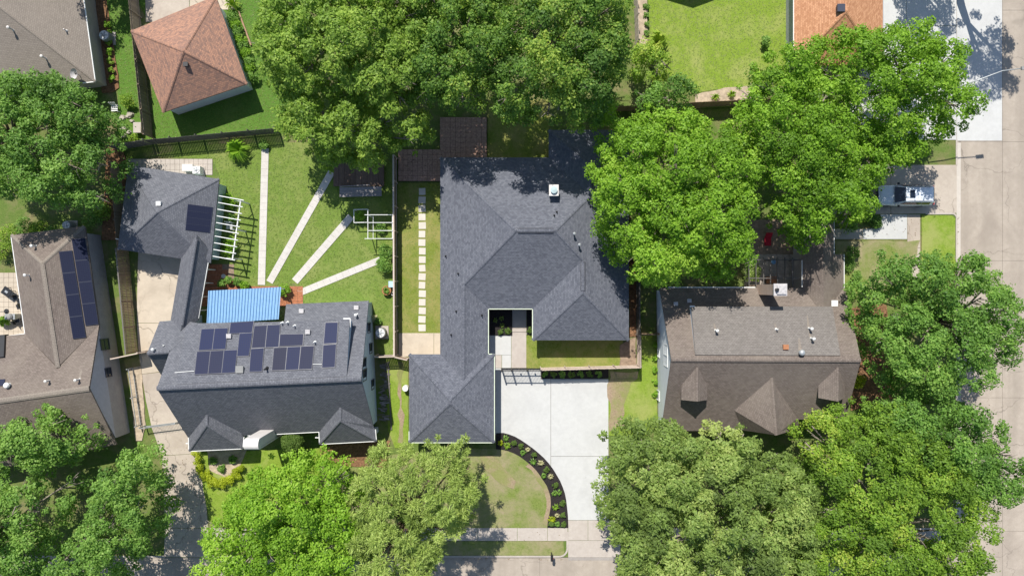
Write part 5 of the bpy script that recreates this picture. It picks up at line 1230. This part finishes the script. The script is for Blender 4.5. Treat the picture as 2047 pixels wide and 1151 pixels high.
# street lamp with long arm
t = thing('street_lamp', G(1824, 217), 'tall grey street lamp whose long arm reaches over the street', 'street lamp'); b = G(1824, 217)
hd_ = P(2043, 137, 8.0); el = P(2004, 142, 7.9)
MB().tube([b, b + UP * .3, b + UP * 7.3], [.14, .11, .07], 10).build('pole', M['steel'], t, True)
MB().tube([b + UP * 7.15, b.lerp(el, .5) * 1.0 + UP * (7.6 - b.lerp(el, .5).z), el, hd_], [.055, .05, .045, .04], 8).build('arm', M['steel'], t, True)
hh = hd_ + (hd_ - el).normalized() * .3
MB().box(hh, (.75, .28, .14), math.atan2((hd_ - el).y, (hd_ - el).x)).build('lamp_head', M['ac_grey'], t); MB().lathe(hh - UP * .14, [(.02, 0), (.1, .02), (.12, .08)], 10).build('lens', M['lamp_lens'], t)

# ------------------------------------------------------------------ SUV
t = thing('parked_suv', G(1800, 393), 'silver grey sport utility car parked half under the tree', 'car'); b = G(1800, 393)
LX, HW = 2.55, 0.96
def loft(sec, name, mat, parent):
    """sec: list of (x, [(y,z)...]) cross sections, symmetric; x runs front (-) to rear (+)"""
    v = []; f = []; n = len(sec[0][1]) * 2
    for x, pr in sec:
        full = [(y, z) for y, z in pr] + [(-y, z) for y, z in reversed(pr)]
        v += [b + Vector((x, y, z)) for y, z in full]
    for i in range(len(sec) - 1):
        for k in range(n): f.append((i * n + k, i * n + (k + 1) % n, (i + 1) * n + (k + 1) % n, (i + 1) * n + k))
    f += [tuple(range(n)), tuple(reversed(range((len(sec) - 1) * n, len(sec) * n)))]
    return mesh(name, v, f, mat, parent, True)
def sec(w, zb, zt, cr=.12): return [(w * .9, zb), (w, zb + .18), (w, zt - .28), (w * .97, zt - .1), (w * .86, zt - .015), (w * .4, zt + .02)]
body = loft([(-2.55, sec(.70, .42, .86)), (-2.46, sec(.86, .32, .97)), (-2.2, sec(.93, .28, 1.06)), (-1.5, sec(.95, .27, 1.13)), (-1.15, sec(.96, .27, 1.17)), (0, sec(.97, .27, 1.16)), (1.6, sec(.97, .27, 1.16)), (2.2, sec(.95, .3, 1.15)), (2.46, sec(.9, .36, 1.08)), (2.53, sec(.84, .45, .95))], 'body', M['car_paint'], t)
def sec2(w, zb, wt, zt): return [(w, zb), (w * .99, zb + .1), (wt * 1.03, zt - .14), (wt, zt - .05), (wt * .85, zt), (wt * .4, zt + .025)]
loft([(-1.28, sec2(.86, 1.1, .80, 1.24)), (-.42, sec2(.90, 1.1, .70, 1.70)), (-.3, sec2(.90, 1.1, .71, 1.74)), (.6, sec2(.91, 1.1, .73, 1.78)), (1.7, sec2(.91, 1.1, .73, 1.76)), (2.1, sec2(.88, 1.1, .71, 1.70)), (2.42, sec2(.84, 1.08, .78, 1.28))], 'cabin', M['car_paint'], t)
def gq(pts, name, up=.012):
    q = [b + Vector(p) for p in pts]; n_ = (q[1] - q[0]).cross(q[2] - q[0]).normalized()
    if n_.dot(sum(q, Vector()) / len(q) - (b + Vector((.3, 0, 1.1)))) < 0: n_ = -n_
    panel(t, name, [p + n_ * up for p in q], n_ * .012, M['car_glass'])
gq([(-1.24, -.76, 1.27), (-.46, -.62, 1.70), (-.46, .62, 1.70), (-1.24, .76, 1.27)], 'windshield', .03)
gq([(2.38, -.66, 1.32), (2.14, -.6, 1.66), (2.14, .6, 1.66), (2.38, .66, 1.32)], 'rear_window', .04)
gq([(-.12, -.36, 1.785), (.32, -.36, 1.795), (.32, .36, 1.795), (-.12, .36, 1.785)], 'sunroof', .012)
for s in (-1, 1):
    for x0, x1 in ((-.75, .15), (.22, 1.1), (1.17, 1.95)): gq([(x0, s * .9, 1.2), (x1, s * .9, 1.2), (min(x1, 1.9), s * .755, 1.6), (max(x0, -.4), s * .755, 1.6)], 'side_window', .012)
    MB().bar(b + Vector((-.2, s * .66, 1.83)), b + Vector((1.9, s * .66, 1.83)), .04, .05).build('roof_rail', M['black'], t)
    MB().box(b + Vector((-.85, s * 1.05, 1.2)), (.14, .22, .14)).build('mirror', M['black'], t)
    MB().box(b + Vector((-2.42, s * .68, .82)), (.22, .34, .14)).build('headlight', M['lamp_lens'], t)
    MB().box(b + Vector((2.46, s * .8, .98)), (.14, .16, .3)).build('tail_light', M['red_cloth'], t)
    for x in (-1.55, 1.5):
        w = thing('wheel', b + Vector((x, s * .84, .36))); w.parent = t; w.location = w.location - t.location; WLOC[w.name] = b + Vector((x, s * .84, .36))
        ty = MB().lathe((0, 0, 0), [(.24, -.11), (.35, -.11), (.36, -.06), (.36, .06), (.35, .11), (.24, .11)], 18); ty.v = [b + Vector((x + p.x, s * .86 + p.z, .36 + p.y)) for p in ty.v]; ty.build('tyre', M['rubber'], w, True)
        rm = MB().lathe((0, 0, 0), [(.24, -.1), (.23, .09), (.06, .1)], 14); rm.v = [b + Vector((x + p.x, s * (.86 + p.z), .36 + p.y)) for p in rm.v]; rm.build('rim', M['steel'], w)
MB().box(b + Vector((-2.5, 0, .55)), (.12, 1.5, .2)).build('front_bumper', M['frame_dark'], t); MB().box(b + Vector((2.5, 0, .55)), (.14, 1.7, .22)).build('rear_bumper', M['frame_dark'], t)

# ------------------------------------------------------------------ shrubs, hedges, bed plants
bed = [(310, 95, 'l_mid', .32), (320, 150, 'l_yellow', .36), (372, 128, 'l_box', .26), (425, 150, 'l_box', .3), (478, 180, 'l_pale', .25), (440, 205, 'l_mid', .3), (522, 220, 'l_box', .3), (520, 272, 'l_mid', .36), (577, 282, 'l_pale', .32),
       (618, 330, 'l_box', .3), (600, 378, 'l_mid', .28), (652, 385, 'l_pale', .3), (685, 450, 'l_box', .3), (682, 512, 'l_mid', .32), (718, 508, 'l_mid', .3), (740, 588, 'l_box', .32), (690, 618, 'l_yellow', .34), (745, 675, 'l_box', .28),
       (702, 682, 'l_pale', .24), (660, 710, 'l_hedge', .38), (655, 745, 'l_box', .3), (703, 748, 'l_mid', .3), (748, 745, 'l_box', .3), (270, 130, 'l_hedge', .32)]
ordn = ['first', 'second', 'third', 'fourth', 'fifth', 'sixth', 'seventh', 'eighth', 'ninth', 'tenth']
cnt = {}
look = dict(l_box='clipped round green shrub', l_mid='dark green leafy plant', l_yellow='spiky yellow green plant', l_pale='pale cream variegated plant', l_hedge='bright golden yellow plant')
for k, (x, y, m, rr) in enumerate(bed[:-1]):
    cnt[m] = cnt.get(m, 0) + 1; lab = '%s in the curved mulch bed, %s of its kind from the garage' % (look[m], ordn[cnt[m] - 1])
    if m == 'l_box': shrub(lab, *BZ((x, y)), rr, 0.4, M[m], 100 + k, 14, 26, .10, .06, 'plant', 'bed_shrub', 'plants in the curved bed', z0=0.05)
    else: rosette(lab, *BZ((x, y)), rr * 1.15, 0.3, M[m], 100 + k, 15, .12, 'bed_plant', 'plants in the curved bed', z0=0.05)
rosette('golden yellow plant tucked under the garage eave at the bed tip', *BZ((270, 130)), .34, .3, M['l_hedge'], 91, 13, .13, 'bed_plant', 'plants in the curved bed', z0=.05)
for k in range(7): shrub('dark green shrub in the row at the cedar fence foot, %s from the gate' % ordn[k], 1088 + 18 * k, 747, .36, .6, [M['l_mid'], M['l_box']][k % 2], 140 + k, 12, 22, .13, .08, group='shrubs along the cedar fence foot')
for k, (x, y) in enumerate(((1002, 663), (1016, 660), (1058, 660))): shrub(['low green shrub at the front left of the courtyard bed', 'low green shrub in the courtyard bed beside the entry walk', 'low green shrub between the entry walk and the courtyard wall'][k], x, y, .34, .5, M['l_box'], 160 + k, 12, 22, .12, .07)
for k, (x, y) in enumerate(((990, 640), (1003, 636), (1004, 650))): rosette(['small shaded plant nearest the courtyard wall', 'small shaded plant in the middle of the courtyard bed', 'small shaded plant near the courtyard shrubs'][k], x, y, .3, .3, M['l_olive'], 165 + k, 12, .1)
rosette('large bright arching shrub at the top of the fan lawn', 480, 302, 1.35, 1.3, M['l_bright'], 170, 60, .2, 'arching_shrub', cat='shrub', tone=.6)
shrub('small dark shrub at the head of the paved strip', 530, 291, .5, .7, M['l_cool'], 171)
shrub('rounded green shrub against the fence at the end of the lowest strip', 772, 530, .85, 1.3, M['l_cool'], 172, 40, 34)
shrub('leafy shrub against the fence between trellis and rounded shrub', 775, 503, .8, 1.1, M['l_mid'], 173, 30, 26)
shrub('green shrub growing inside the white planter frame', 720, 432, .55, .9, M['l_bright'], 174, 24, 26)
shrub('green shrub under the white trellis rails', 762, 456, .6, .7, M['l_mid'], 175)
for k, (x, y) in enumerate(((462, 402), (466, 488), (462, 503), (468, 436))): shrub(['leafy bush under the top slats of the pergola', 'leafy bush under the lower pergola slats', 'leafy bush at the lowest pergola slat', 'small bush beside the pergola chair'][k], x, y, .75 if k != 3 else .45, .9, M['l_bright'] if k != 3 else M['l_mid'], 180 + k, 26, 28)
for k, (x, y) in enumerate(((447, 566), (462, 560), (478, 562), (492, 570))): shrub(['potted bush on the brick terrace nearest the garage passage', 'dark bush on the brick terrace beside the pale pot', 'full green bush on the brick terrace', 'small bush on the brick terrace beside the paved strip'][k], x, y, .42, .7, [M['l_mid'], M['l_cool'], M['l_mid'], M['l_bright']][k], 186 + k, z0=.07)
t = thing('terrace_pot', G(450, 552), 'pale pot on the brick terrace', 'pot'); MB().lathe(G(450, 552) + UP * .07, [(.12, 0), (.2, .3), (.2, .34), (.16, .34), (.15, .26)], 12).build('body', M['stucco'], t)
shrub('bright green bush at the right end of the blue patio cover', 573, 580, .62, 1.0, M['l_bright'], 195, 30, 30, z0=.07)
for k in range(7): shrub('yellow green plant in the narrow bed beside the taupe house, %s from its corner' % ordn[k], 229 - k * 1.8, 160 - k * 18, .38, .6, M['l_yellow'] if k % 3 else M['l_bright'], 200 + k, 12, 22, group='plants along the taupe house wall')
shrub('yellow green bush by the leaning fence above the garden table', 262, 205, .75, 1.1, M['l_yellow'], 210, 26, 26)
shrub('low yellow green plant below the square garden table', 270, 278, .45, .5, M['l_yellow'], 211)
def clipped(label, x, y, r, h, mat, seed):
    b = G(x, y); t = thing('clipped_bush', b, label, 'bush'); rng = np.random.default_rng(seed); n = 90
    a = rng.uniform(0, 6.283, n); q = rng.uniform(-.2, 1, n); w = np.sqrt(1 - q * q)
    cen = np.column_stack([b.x + np.cos(a) * w * r * .82, b.y + np.sin(a) * w * r * .82, h - r * .95 + q * r * .8])
    puffs('foliage', cen, np.full(n, .3), .5 + rng.normal(size=n) * .06, mat, t, seed, dens=1300, L=.1, W=.065, lump=.06)
    MB().tube([b, b + UP * (h - r)], [.12, .08], 8).build('trunk', M['bark_brown'], t)
clipped('round clipped bush in front of the white chimney', 598, 872, .98, 2.9, M['l_box'], 212)
# golden hedge in a V
def hedge(label, pts, w, h, mat, seed):
    t = thing('golden_hedge', G(*pts[0]), label, 'hedge'); rng = np.random.default_rng(seed); cen = []
    for a, b_ in zip(pts[:-1], pts[1:]):
        A, B = G(*a), G(*b_); n = int((B - A).length * 9)
        for k in range(n):
            p = A.lerp(B, rng.random()); o = rng.uniform(-.5, .5, 2) * w * .8; cen.append((p.x + o[0], p.y + o[1], h * rng.uniform(.5, .85)))
    puffs('foliage', cen, np.full(len(cen), .26), .5 + rng.normal(size=len(cen)) * .12, mat, t, seed, dens=1700, L=.12, W=.08, lump=.1)
    mb = MB()
    for k in range(0, len(cen), 12): c_ = Vector(cen[k]); mb.tube([Vector((c_.x, c_.y, 0)), c_], [.03, .015], 4)
    mb.build('stem', M['bark_brown'], t)
hedge('golden yellow clipped hedge in a V before the left bay', [(394, 905), (408, 940), (432, 962), (450, 964), (475, 945), (494, 922)], .75, .75, M['l_hedge'], 220)
for k, (x, y) in enumerate(((430, 918), (468, 916), (446, 935))): shrub(['dark green shrub inside the V hedge on the left', 'dark green shrub inside the V hedge on the right', 'small plant in the bare soil inside the V hedge'][k], x, y, .4, .6, M['l_mid'], 225 + k)
shrub('dark green bush by the covered porch near the round bush', 600, 895, .6, .9, M['l_mid'], 230)
for k in range(9): shrub('leafy bush in the hedge row right of the rust roofed garage, %s from the top' % ordn[k], 470 + k * 5.0, 40 + k * 14.5, .62, 1.1, M['l_bright'] if k % 2 else M['l_mid'], 240 + k, 22, 26, group='bushes beside the rust roofed garage')
rosette('yellow palm like plant near the top of the rust garage', 469, 12, .9, 1.0, M['l_yellow'], 251, 26, .16, 'palm_shrub', cat='shrub', tone=.7)
tag(MB().bar(G(478, 24) + UP * .1, G(503, 92) + UP * .1, .14, .2).build('edging_board', M['cedar_post']), 'straight timber edging board beside the garage bushes', 'edging')
shrub('small dark round bush on the corner lawn', 1527, 88, .55, 1.1, M['l_mid'], 255, 24, 28)
for k, (x, y) in enumerate(((1428, 196), (1460, 190))): rosette(['spiky green plant in the sandy corner bed, the left one', 'spiky green plant in the sandy corner bed, the right one'][k], x, y, .5, .5, M['l_yellow'], 256 + k, 16, .12)
rosette('bright yellow green palm by the pale fence end', 1312, 88, 1.3, 1.4, M['l_yellow'], 259, 36, .2, 'palm_shrub', cat='shrub', tone=.75)
for k in range(4): shrub('low dark plant along the corner lawn edge, %s from the top' % ordn[k], 1291, 15 + k * 18, .3, .4, M['l_mid'], 262 + k, 10, 18, group='plants along the corner lawn edge')
for k in range(5): shrub('low shrub along the white gable wall foot, %s from the short fence' % ordn[k], 1309, 690 + k * 24, .32, .5, M['l_bright'], 270 + k, 12, 20, group='shrubs along the white gable wall')
shrub('golden bush beside the brown roof under the right trees', 1708, 758, .8, 1.1, M['l_hedge'], 280, 28, 28)
shrub('dry orange brown bush beside the brown roof corner', 1735, 645, .9, 1.2, M['l_yellow'], 281, 28, 26, tone=.9)
for k, (x, y) in enumerate(((1690, 530), (1705, 555), (1692, 590), (1700, 505))): shrub(['green bush beside the rear wing gutter, topmost but one', 'green bush in the side yard below the walk', 'green bush beside the rear wing lower corner', 'green bush at the rear wing notch'][k], x, y, .7, .9, M['l_mid'], 285 + k, 24, 24)
for k, (x, y) in enumerate(((1748, 445), (1738, 438))): shrub(['dark purple leaved bush beside the white walk slab', 'dark bush between the driveway and the walk'][k], x, y, .6, .8, M['l_mid'], 290 + k, tone=.1)
shrub('silver green bush at the pergola corner behind the brown house', 1495, 545, 1.0, 1.8, M['l_olive'], 294, 40, 34)
for k, (x, y) in enumerate(((750, 636), (756, 642))): shrub(['white flowering plant at the blue house corner', 'dark plant beside the round air conditioner'][k], x, y, .35, .6, M['l_pale'] if k == 0 else M['l_mid'], 296 + k)
for k, (x, y, lab) in enumerate(((1690, 450, 'shaded bush under boughs above the neighbour walk'), (30, 470, 'shaded bush at the left corner of the weathered roof'), (60, 455, 'shaded yellow green bush above the weathered roof hip'), (90, 462, 'shaded bush behind the weathered roof near the dark air conditioner'),
                          (120, 470, 'shaded bush touching the dark air conditioner'), (15, 500, 'shaded bush beside the white gutter at the left edge'), (195, 440, 'shaded bush between the weathered roof and the fence'), (215, 425, 'shaded yellow green bush against the shaded fence'))):
    shrub(lab, x, y, 1.0, 1.4, M['l_yellow'] if k % 2 else M['l_mid'], 300 + k, 34, 26)

# ------------------------------------------------------------------ grass tufts and fallen leaves
def tufts():
    rng = np.random.default_rng(77); V = []; T = []
    strips_ = [((530.5, 297), (523, 569.5)), ((663, 344), (539, 564)), ((702, 433), (589.5, 562.5)), ((761, 519), (597, 586)), ((844, 374), (844, 664))]
    arr = lambda pts: np.array([[*P(x, y)][:2] for x, y in pts])
    for pts, mn in LAWNS:
        poly = arr(pts); p, d = scatter(poly, 0.24, rng, -0.06); k = rng.random(len(p)) < 0.8
        for bp in BARE: k &= (poly_dist(p, arr(bp)) < 0.05) | (rng.random(len(p)) < 0.06)
        for a, b in strips_:
            A, B = np.array([*P(*a)][:2]), np.array([*P(*b)][:2]); ab = B - A; t = np.clip(((p - A) @ ab) / (ab @ ab), 0, 1)
            k &= np.linalg.norm(p - A - t[:, None] * ab, axis=1) > 0.325
        k &= poly_dist(p, arr([(664, 310), (770, 310), (770, 396), (664, 396)])) < 0
        p = p[k]; n = len(p); base = {'lawn_dry': .66, 'lawn_patchy': .66, 'lawn_pale': .62, 'lawn_green': .5}.get(mn, .36)
        for q in range(3):
            a = rng.uniform(0, 6.283, n); u = np.column_stack([np.cos(a), np.sin(a), np.zeros(n)]); s_ = np.column_stack([-np.sin(a), np.cos(a), np.zeros(n)])
            h = rng.uniform(.012, .03, n); o = np.column_stack([p + rng.uniform(-.06, .06, p.shape), np.full(n, .02)]); w = rng.uniform(.025, .045, n)[:, None]
            tip = o + u * rng.uniform(.06, .14, n)[:, None] + np.array([0, 0, 1]) * h[:, None]
            V.append(np.stack([o - s_ * w, o + s_ * w, tip + s_ * w * .4, tip - s_ * w * .4], 1).reshape(-1, 3))
            T.append(np.repeat(np.clip(base + rng.normal(size=n) * .1, 0, 1), 4))
    g = quads('grass', np.vstack(V), np.concatenate(T), M['l_grass'], None)
    tag(g, 'short uneven grass tufts across the lawns', 'grass', kind='stuff')
    # leaves dropped on paving and roofs' valleys near the trees
    V = []; T = []
    for x0, y0, x1, y1, z, n in ((420, 1054, 1135, 1080, .045, 120), (330, 880, 415, 1110, .042, 120), (1640, 430, 1840, 478, .05, 60), (797, 300, 973, 363, .30, 260), (1914, 560, 1990, 1150, -.08, 160), (430, 1113, 1240, 1120, -.085, 160), (1913, 420, 1919, 1100, -.075, 160)):
        for _ in range(n):
            x, y = rng.uniform(x0, x1), rng.uniform(y0, y1); p = np.array([*P(x, y)]); p[2] = z; a = rng.uniform(0, 6.28); L = rng.uniform(.03, .07)
            u = np.array([math.cos(a), math.sin(a), rng.uniform(-.2, .2)]) * L; v = np.array([-math.sin(a), math.cos(a), rng.uniform(-.2, .2)]) * L * .6
            V += [p - u, p + v, p + u, p - v]; T += [float(np.clip(rng.normal(.5, .3), 0, 1))] * 4
    f = quads('fallen_leaves', np.array(V), np.array(T), M['l_litter'], None)
    tag(f, 'scattered brown fallen leaves on paving and street edges', 'leaves', kind='stuff')
tufts()

# ------------------------------------------------------------------ trees
tree('spreading green tree covering the left edge beside the taupe roof', [(-70, 150), (0, 135), (60, 142), (95, 136), (130, 150), (165, 172), (195, 182), (215, 205), (234, 240), (240, 280), (235, 330), (226, 380), (205, 418), (170, 428), (140, 420), (100, 410), (60, 400), (0, 395), (-70, 390)], 9.5, 5.5, M['l_mid'], 1001, lobe=2.8, trunk=(70, 290), tone=.42)
tree('tall elm with drooping yellow green sprays at the top centre', [(503, 15), (560, -40), (700, -60), (880, -40), (890, 60), (885, 130), (850, 190), (780, 222), (690, 210), (640, 198), (590, 212), (556, 190), (522, 165), (508, 100)], 11.5, 7.0, M['l_elm'], 1002, lobe=2.4, amp=1.8, radial=.35, L=.28, W=.13, pr=.6, spacing=.82, jit=.42, trunk=(700, 110), tone=.5, gaps=.08, lower=.8, name='elm_tree')
tree('smaller drooping elm hanging over the timber platform', [(562, 218), (640, 200), (760, 215), (850, 218), (876, 250), (868, 280), (822, 308), (790, 318), (762, 330), (745, 350), (715, 343), (690, 330), (655, 338), (625, 328), (600, 300), (567, 288), (550, 260)], 8.5, 5.0, M['l_elm'], 1003, lobe=2.0, amp=1.5, radial=.45, L=.30, W=.12, pr=.58, spacing=.8, jit=.42, trunk=(715, 290), tone=.52, gaps=.14, name='elm_tree')
tree('dark green oak left of the two above the slate roof', [(815, -50), (1000, -60), (1030, 60), (1010, 160), (975, 218), (930, 228), (885, 226), (835, 200), (815, 90)], 12.0, 7.5, M['l_oak'], 1004, lobe=2.4, amp=1.6, trunk=(930, 120), tone=.42, gaps=.09, lower=.7, name='oak_tree')
tree('big oak with yellow tipped leaves shading the slate roof', [(985, -60), (1265, -60), (1265, 60), (1262, 118), (1240, 165), (1232, 205), (1200, 238), (1150, 258), (1110, 246), (1080, 248), (1040, 240), (1008, 246), (978, 225), (975, 120)], 13.5, 8.8, M['l_oak'], 1005, lobe=2.3, amp=1.7, trunk=(1110, 130), tone=.45, lobe_tone=.2, gaps=.12, name='oak_tree')
tree('small bright green tree at the lower edge of the oak', [(1180, 195), (1225, 188), (1240, 215), (1226, 246), (1192, 260), (1162, 252)], 6.5, 4.5, M['l_bright'], 1006, lobe=1.6, amp=.8, tone=.5, trunk=(1200, 238))
tree('small yellow green citrus tree at the corner lawn edge', [(1262, 92), (1300, 82), (1335, 97), (1352, 125), (1340, 158), (1300, 168), (1265, 158), (1250, 130)], 5.0, 3.2, M['l_yellow'], 1007, lobe=1.5, amp=.8, tone=.5, L=.2, W=.13, trunk=(1300, 130))
tree('small blue green tree below the citrus tree', [(1270, 178), (1310, 157), (1350, 155), (1388, 165), (1394, 205), (1380, 228), (1320, 233), (1277, 228), (1266, 205)], 6.5, 4.4, M['l_cool'], 1008, lobe=1.8, amp=.9, tone=.42, trunk=(1325, 210))
tree('large bright green tree right of the slate roof', [(1217, 242), (1270, 217), (1330, 213), (1400, 222), (1470, 240), (1515, 285), (1525, 340), (1506, 400), (1508, 450), (1496, 500), (1502, 535), (1470, 562), (1400, 556), (1370, 574), (1330, 566), (1290, 580), (1250, 556), (1228, 520), (1206, 490), (1182, 440), (1173, 395), (1168, 330), (1182, 282)], 11.0, 6.5, M['l_bright'], 1009, lobe=2.6, amp=1.5, trunk=(1330, 400), tone=.45, gaps=.07)
tree('bright green tree overhanging the orange roof and new driveway', [(1625, 110), (1640, 64), (1700, 62), (1760, 52), (1840, 47), (1860, 72), (1900, 82), (1905, 130), (1937, 160), (1925, 220), (1926, 262), (1880, 290), (1810, 288), (1740, 300), (1680, 280), (1630, 200)], 9.5, 5.5, M['l_bright'], 1010, lobe=2.6, amp=1.6, trunk=(1755, 200), tone=.38, gaps=.10)
tree('bright green tree between the corner lawn and the rear yard', [(1502, 132), (1540, 93), (1600, 96), (1640, 120), (1660, 200), (1700, 280), (1700, 360), (1690, 440), (1665, 462), (1650, 488), (1630, 502), (1602, 497), (1572, 468), (1546, 448), (1522, 400), (1480, 330), (1462, 270), (1462, 205)], 11.0, 6.5, M['l_bright'], 1011, lobe=2.5, amp=1.7, trunk=(1570, 310), tone=.34, gaps=.11)
tree('bright green tree whose lower boughs cover the parked car hood', [(1680, 255), (1760, 262), (1835, 275), (1864, 300), (1846, 318), (1800, 335), (1765, 362), (1750, 395), (1738, 425), (1705, 464), (1662, 462), (1645, 400), (1655, 320)], 7.5, 4.2, M['l_bright'], 1012, lobe=2.2, amp=1.4, trunk=(1728, 345), tone=.45, gaps=.12)
tree('cool green spreading tree beside the side street', [(1692, 580), (1720, 543), (1770, 505), (1830, 503), (1862, 512), (1920, 490), (1958, 512), (1983, 540), (1998, 580), (2028, 602), (2044, 626), (2036, 660), (2022, 700), (2026, 716), (1985, 742), (1940, 757), (1880, 805), (1820, 808), (1765, 775), (1742, 720), (1722, 690), (1702, 640)], 9.5, 5.5, M['l_cool'], 1013, lobe=2.3, amp=1.5, trunk=(1830, 640), tone=.45, gaps=.13)
tree('olive green tree with hanging boughs beside the main driveway', [(1204, 870), (1222, 852), (1270, 834), (1330, 834), (1400, 852), (1440, 828), (1488, 852), (1520, 882), (1600, 895), (1630, 960), (1635, 1050), (1620, 1200), (1245, 1200), (1228, 1100), (1204, 1058), (1194, 1000), (1204, 930)], 10.5, 5.5, M['l_olive'], 1014, lobe=2.3, amp=1.4, radial=.3, L=.28, W=.13, jit=.42, trunk=(1390, 1010), tone=.42, gaps=.12, lobe_tone=.2)
tree('cool olive tree between the street corner and the spreading tree', [(1722, 802), (1780, 772), (1850, 784), (1920, 792), (1998, 832), (2018, 880), (2036, 950), (2026, 996), (1990, 1010), (1920, 985), (1850, 960), (1780, 925), (1730, 880)], 9.5, 5.5, M['l_cool'], 1015, lobe=2.1, amp=1.3, trunk=(1868, 868), tone=.36, gaps=.15)
tree('large yellow green tree with pale bare limbs at the street corner', [(1602, 872), (1650, 824), (1720, 794), (1782, 804), (1878, 874), (1948, 945), (1980, 1002), (1970, 1060), (1966, 1110), (1920, 1150), (1880, 1200), (1575, 1200), (1580, 1100), (1596, 980)], 10.5, 6.0, M['l_yellow'], 1016, lobe=2.3, amp=1.6, trunk=(1740, 1020), tone=.38, gaps=.22, lobe_tone=.2)
tree('mid green tree overlapping the weathered roof at lower left', [(-40, 850), (30, 842), (85, 808), (130, 818), (178, 850), (183, 890), (150, 928), (100, 943), (40, 925), (-40, 915)], 8.5, 5.5, M['l_mid'], 1017, lobe=2.1, amp=1.2, trunk=(75, 905), tone=.55)
tree('mid green tree at the lower left corner', [(-70, 925), (0, 930), (60, 942), (120, 962), (172, 930), (150, 990), (132, 1060), (130, 1200), (-70, 1200)], 9.0, 5.5, M['l_mid'], 1018, lobe=2.2, amp=1.4, trunk=(40, 1060), tone=.48, gaps=.15)
tree('mid green tree leaning over the tan driveway', [(240, 910), (290, 867), (325, 890), (320, 920), (342, 950), (320, 980), (333, 1030), (323, 1080), (300, 1108), (262, 1130), (225, 1200), (115, 1200), (135, 1100), (172, 1010), (212, 960), (222, 930)], 8.5, 5.0, M['l_mid'], 1019, lobe=2.2, amp=1.4, trunk=(225, 1050), tone=.5, gaps=.14)
tree('bright yellow green tree in front of the solar roofed house', [(412, 1050), (442, 1010), (472, 970), (502, 927), (540, 908), (590, 903), (650, 898), (705, 935), (725, 980), (735, 1040), (735, 1120), (700, 1200), (415, 1200), (405, 1100)], 9.0, 5.0, M['l_bright'], 1020, lobe=2.4, amp=1.5, trunk=(570, 1040), tone=.55, gaps=.10)
tree('dull green pine with rounded needle tufts before the slate roofed garage', [(702, 960), (740, 893), (790, 888), (830, 902), (860, 878), (900, 872), (938, 887), (944, 907), (958, 940), (973, 975), (968, 1000), (950, 1040), (938, 1060), (908, 1080), (888, 1110), (868, 1150), (850, 1200), (705, 1200), (695, 1060), (686, 1000)], 10.5, 6.0, M['l_pine'], 1021, lobe=1.9, amp=1.3, spacing=.82, L=.32, W=.065, radial=.7, flat=.95, pr=.52, dens=1000, trunk=(825, 1010), tone=.45, gaps=.12, bark='bark_brown', name='pine_tree')
tree('tall tree beyond the top right edge shading the street', [(2010, -150), (2060, -235), (2140, -230), (2170, -160), (2120, -95), (2050, -92)], 14.5, 8.5, M['l_mid'], 1022, lobe=2.4, amp=1.4, trunk=(1913, -28), gaps=.12)
tree('tree beyond the top edge shading the new driveway', [(1830, -150), (1860, -225), (1960, -235), (1985, -170), (1950, -125), (1880, -120)], 10.5, 6.5, M['l_mid'], 1024, lobe=2.4, amp=1.4, gaps=.08)
tree('tree just beyond the top left edge shading the taupe roof', [(40, -200), (160, -220), (230, -160), (220, -90), (150, -60), (70, -80)], 8.0, 5.0, M['l_mid'], 1023, lobe=2.2, amp=1.2, gaps=.2)
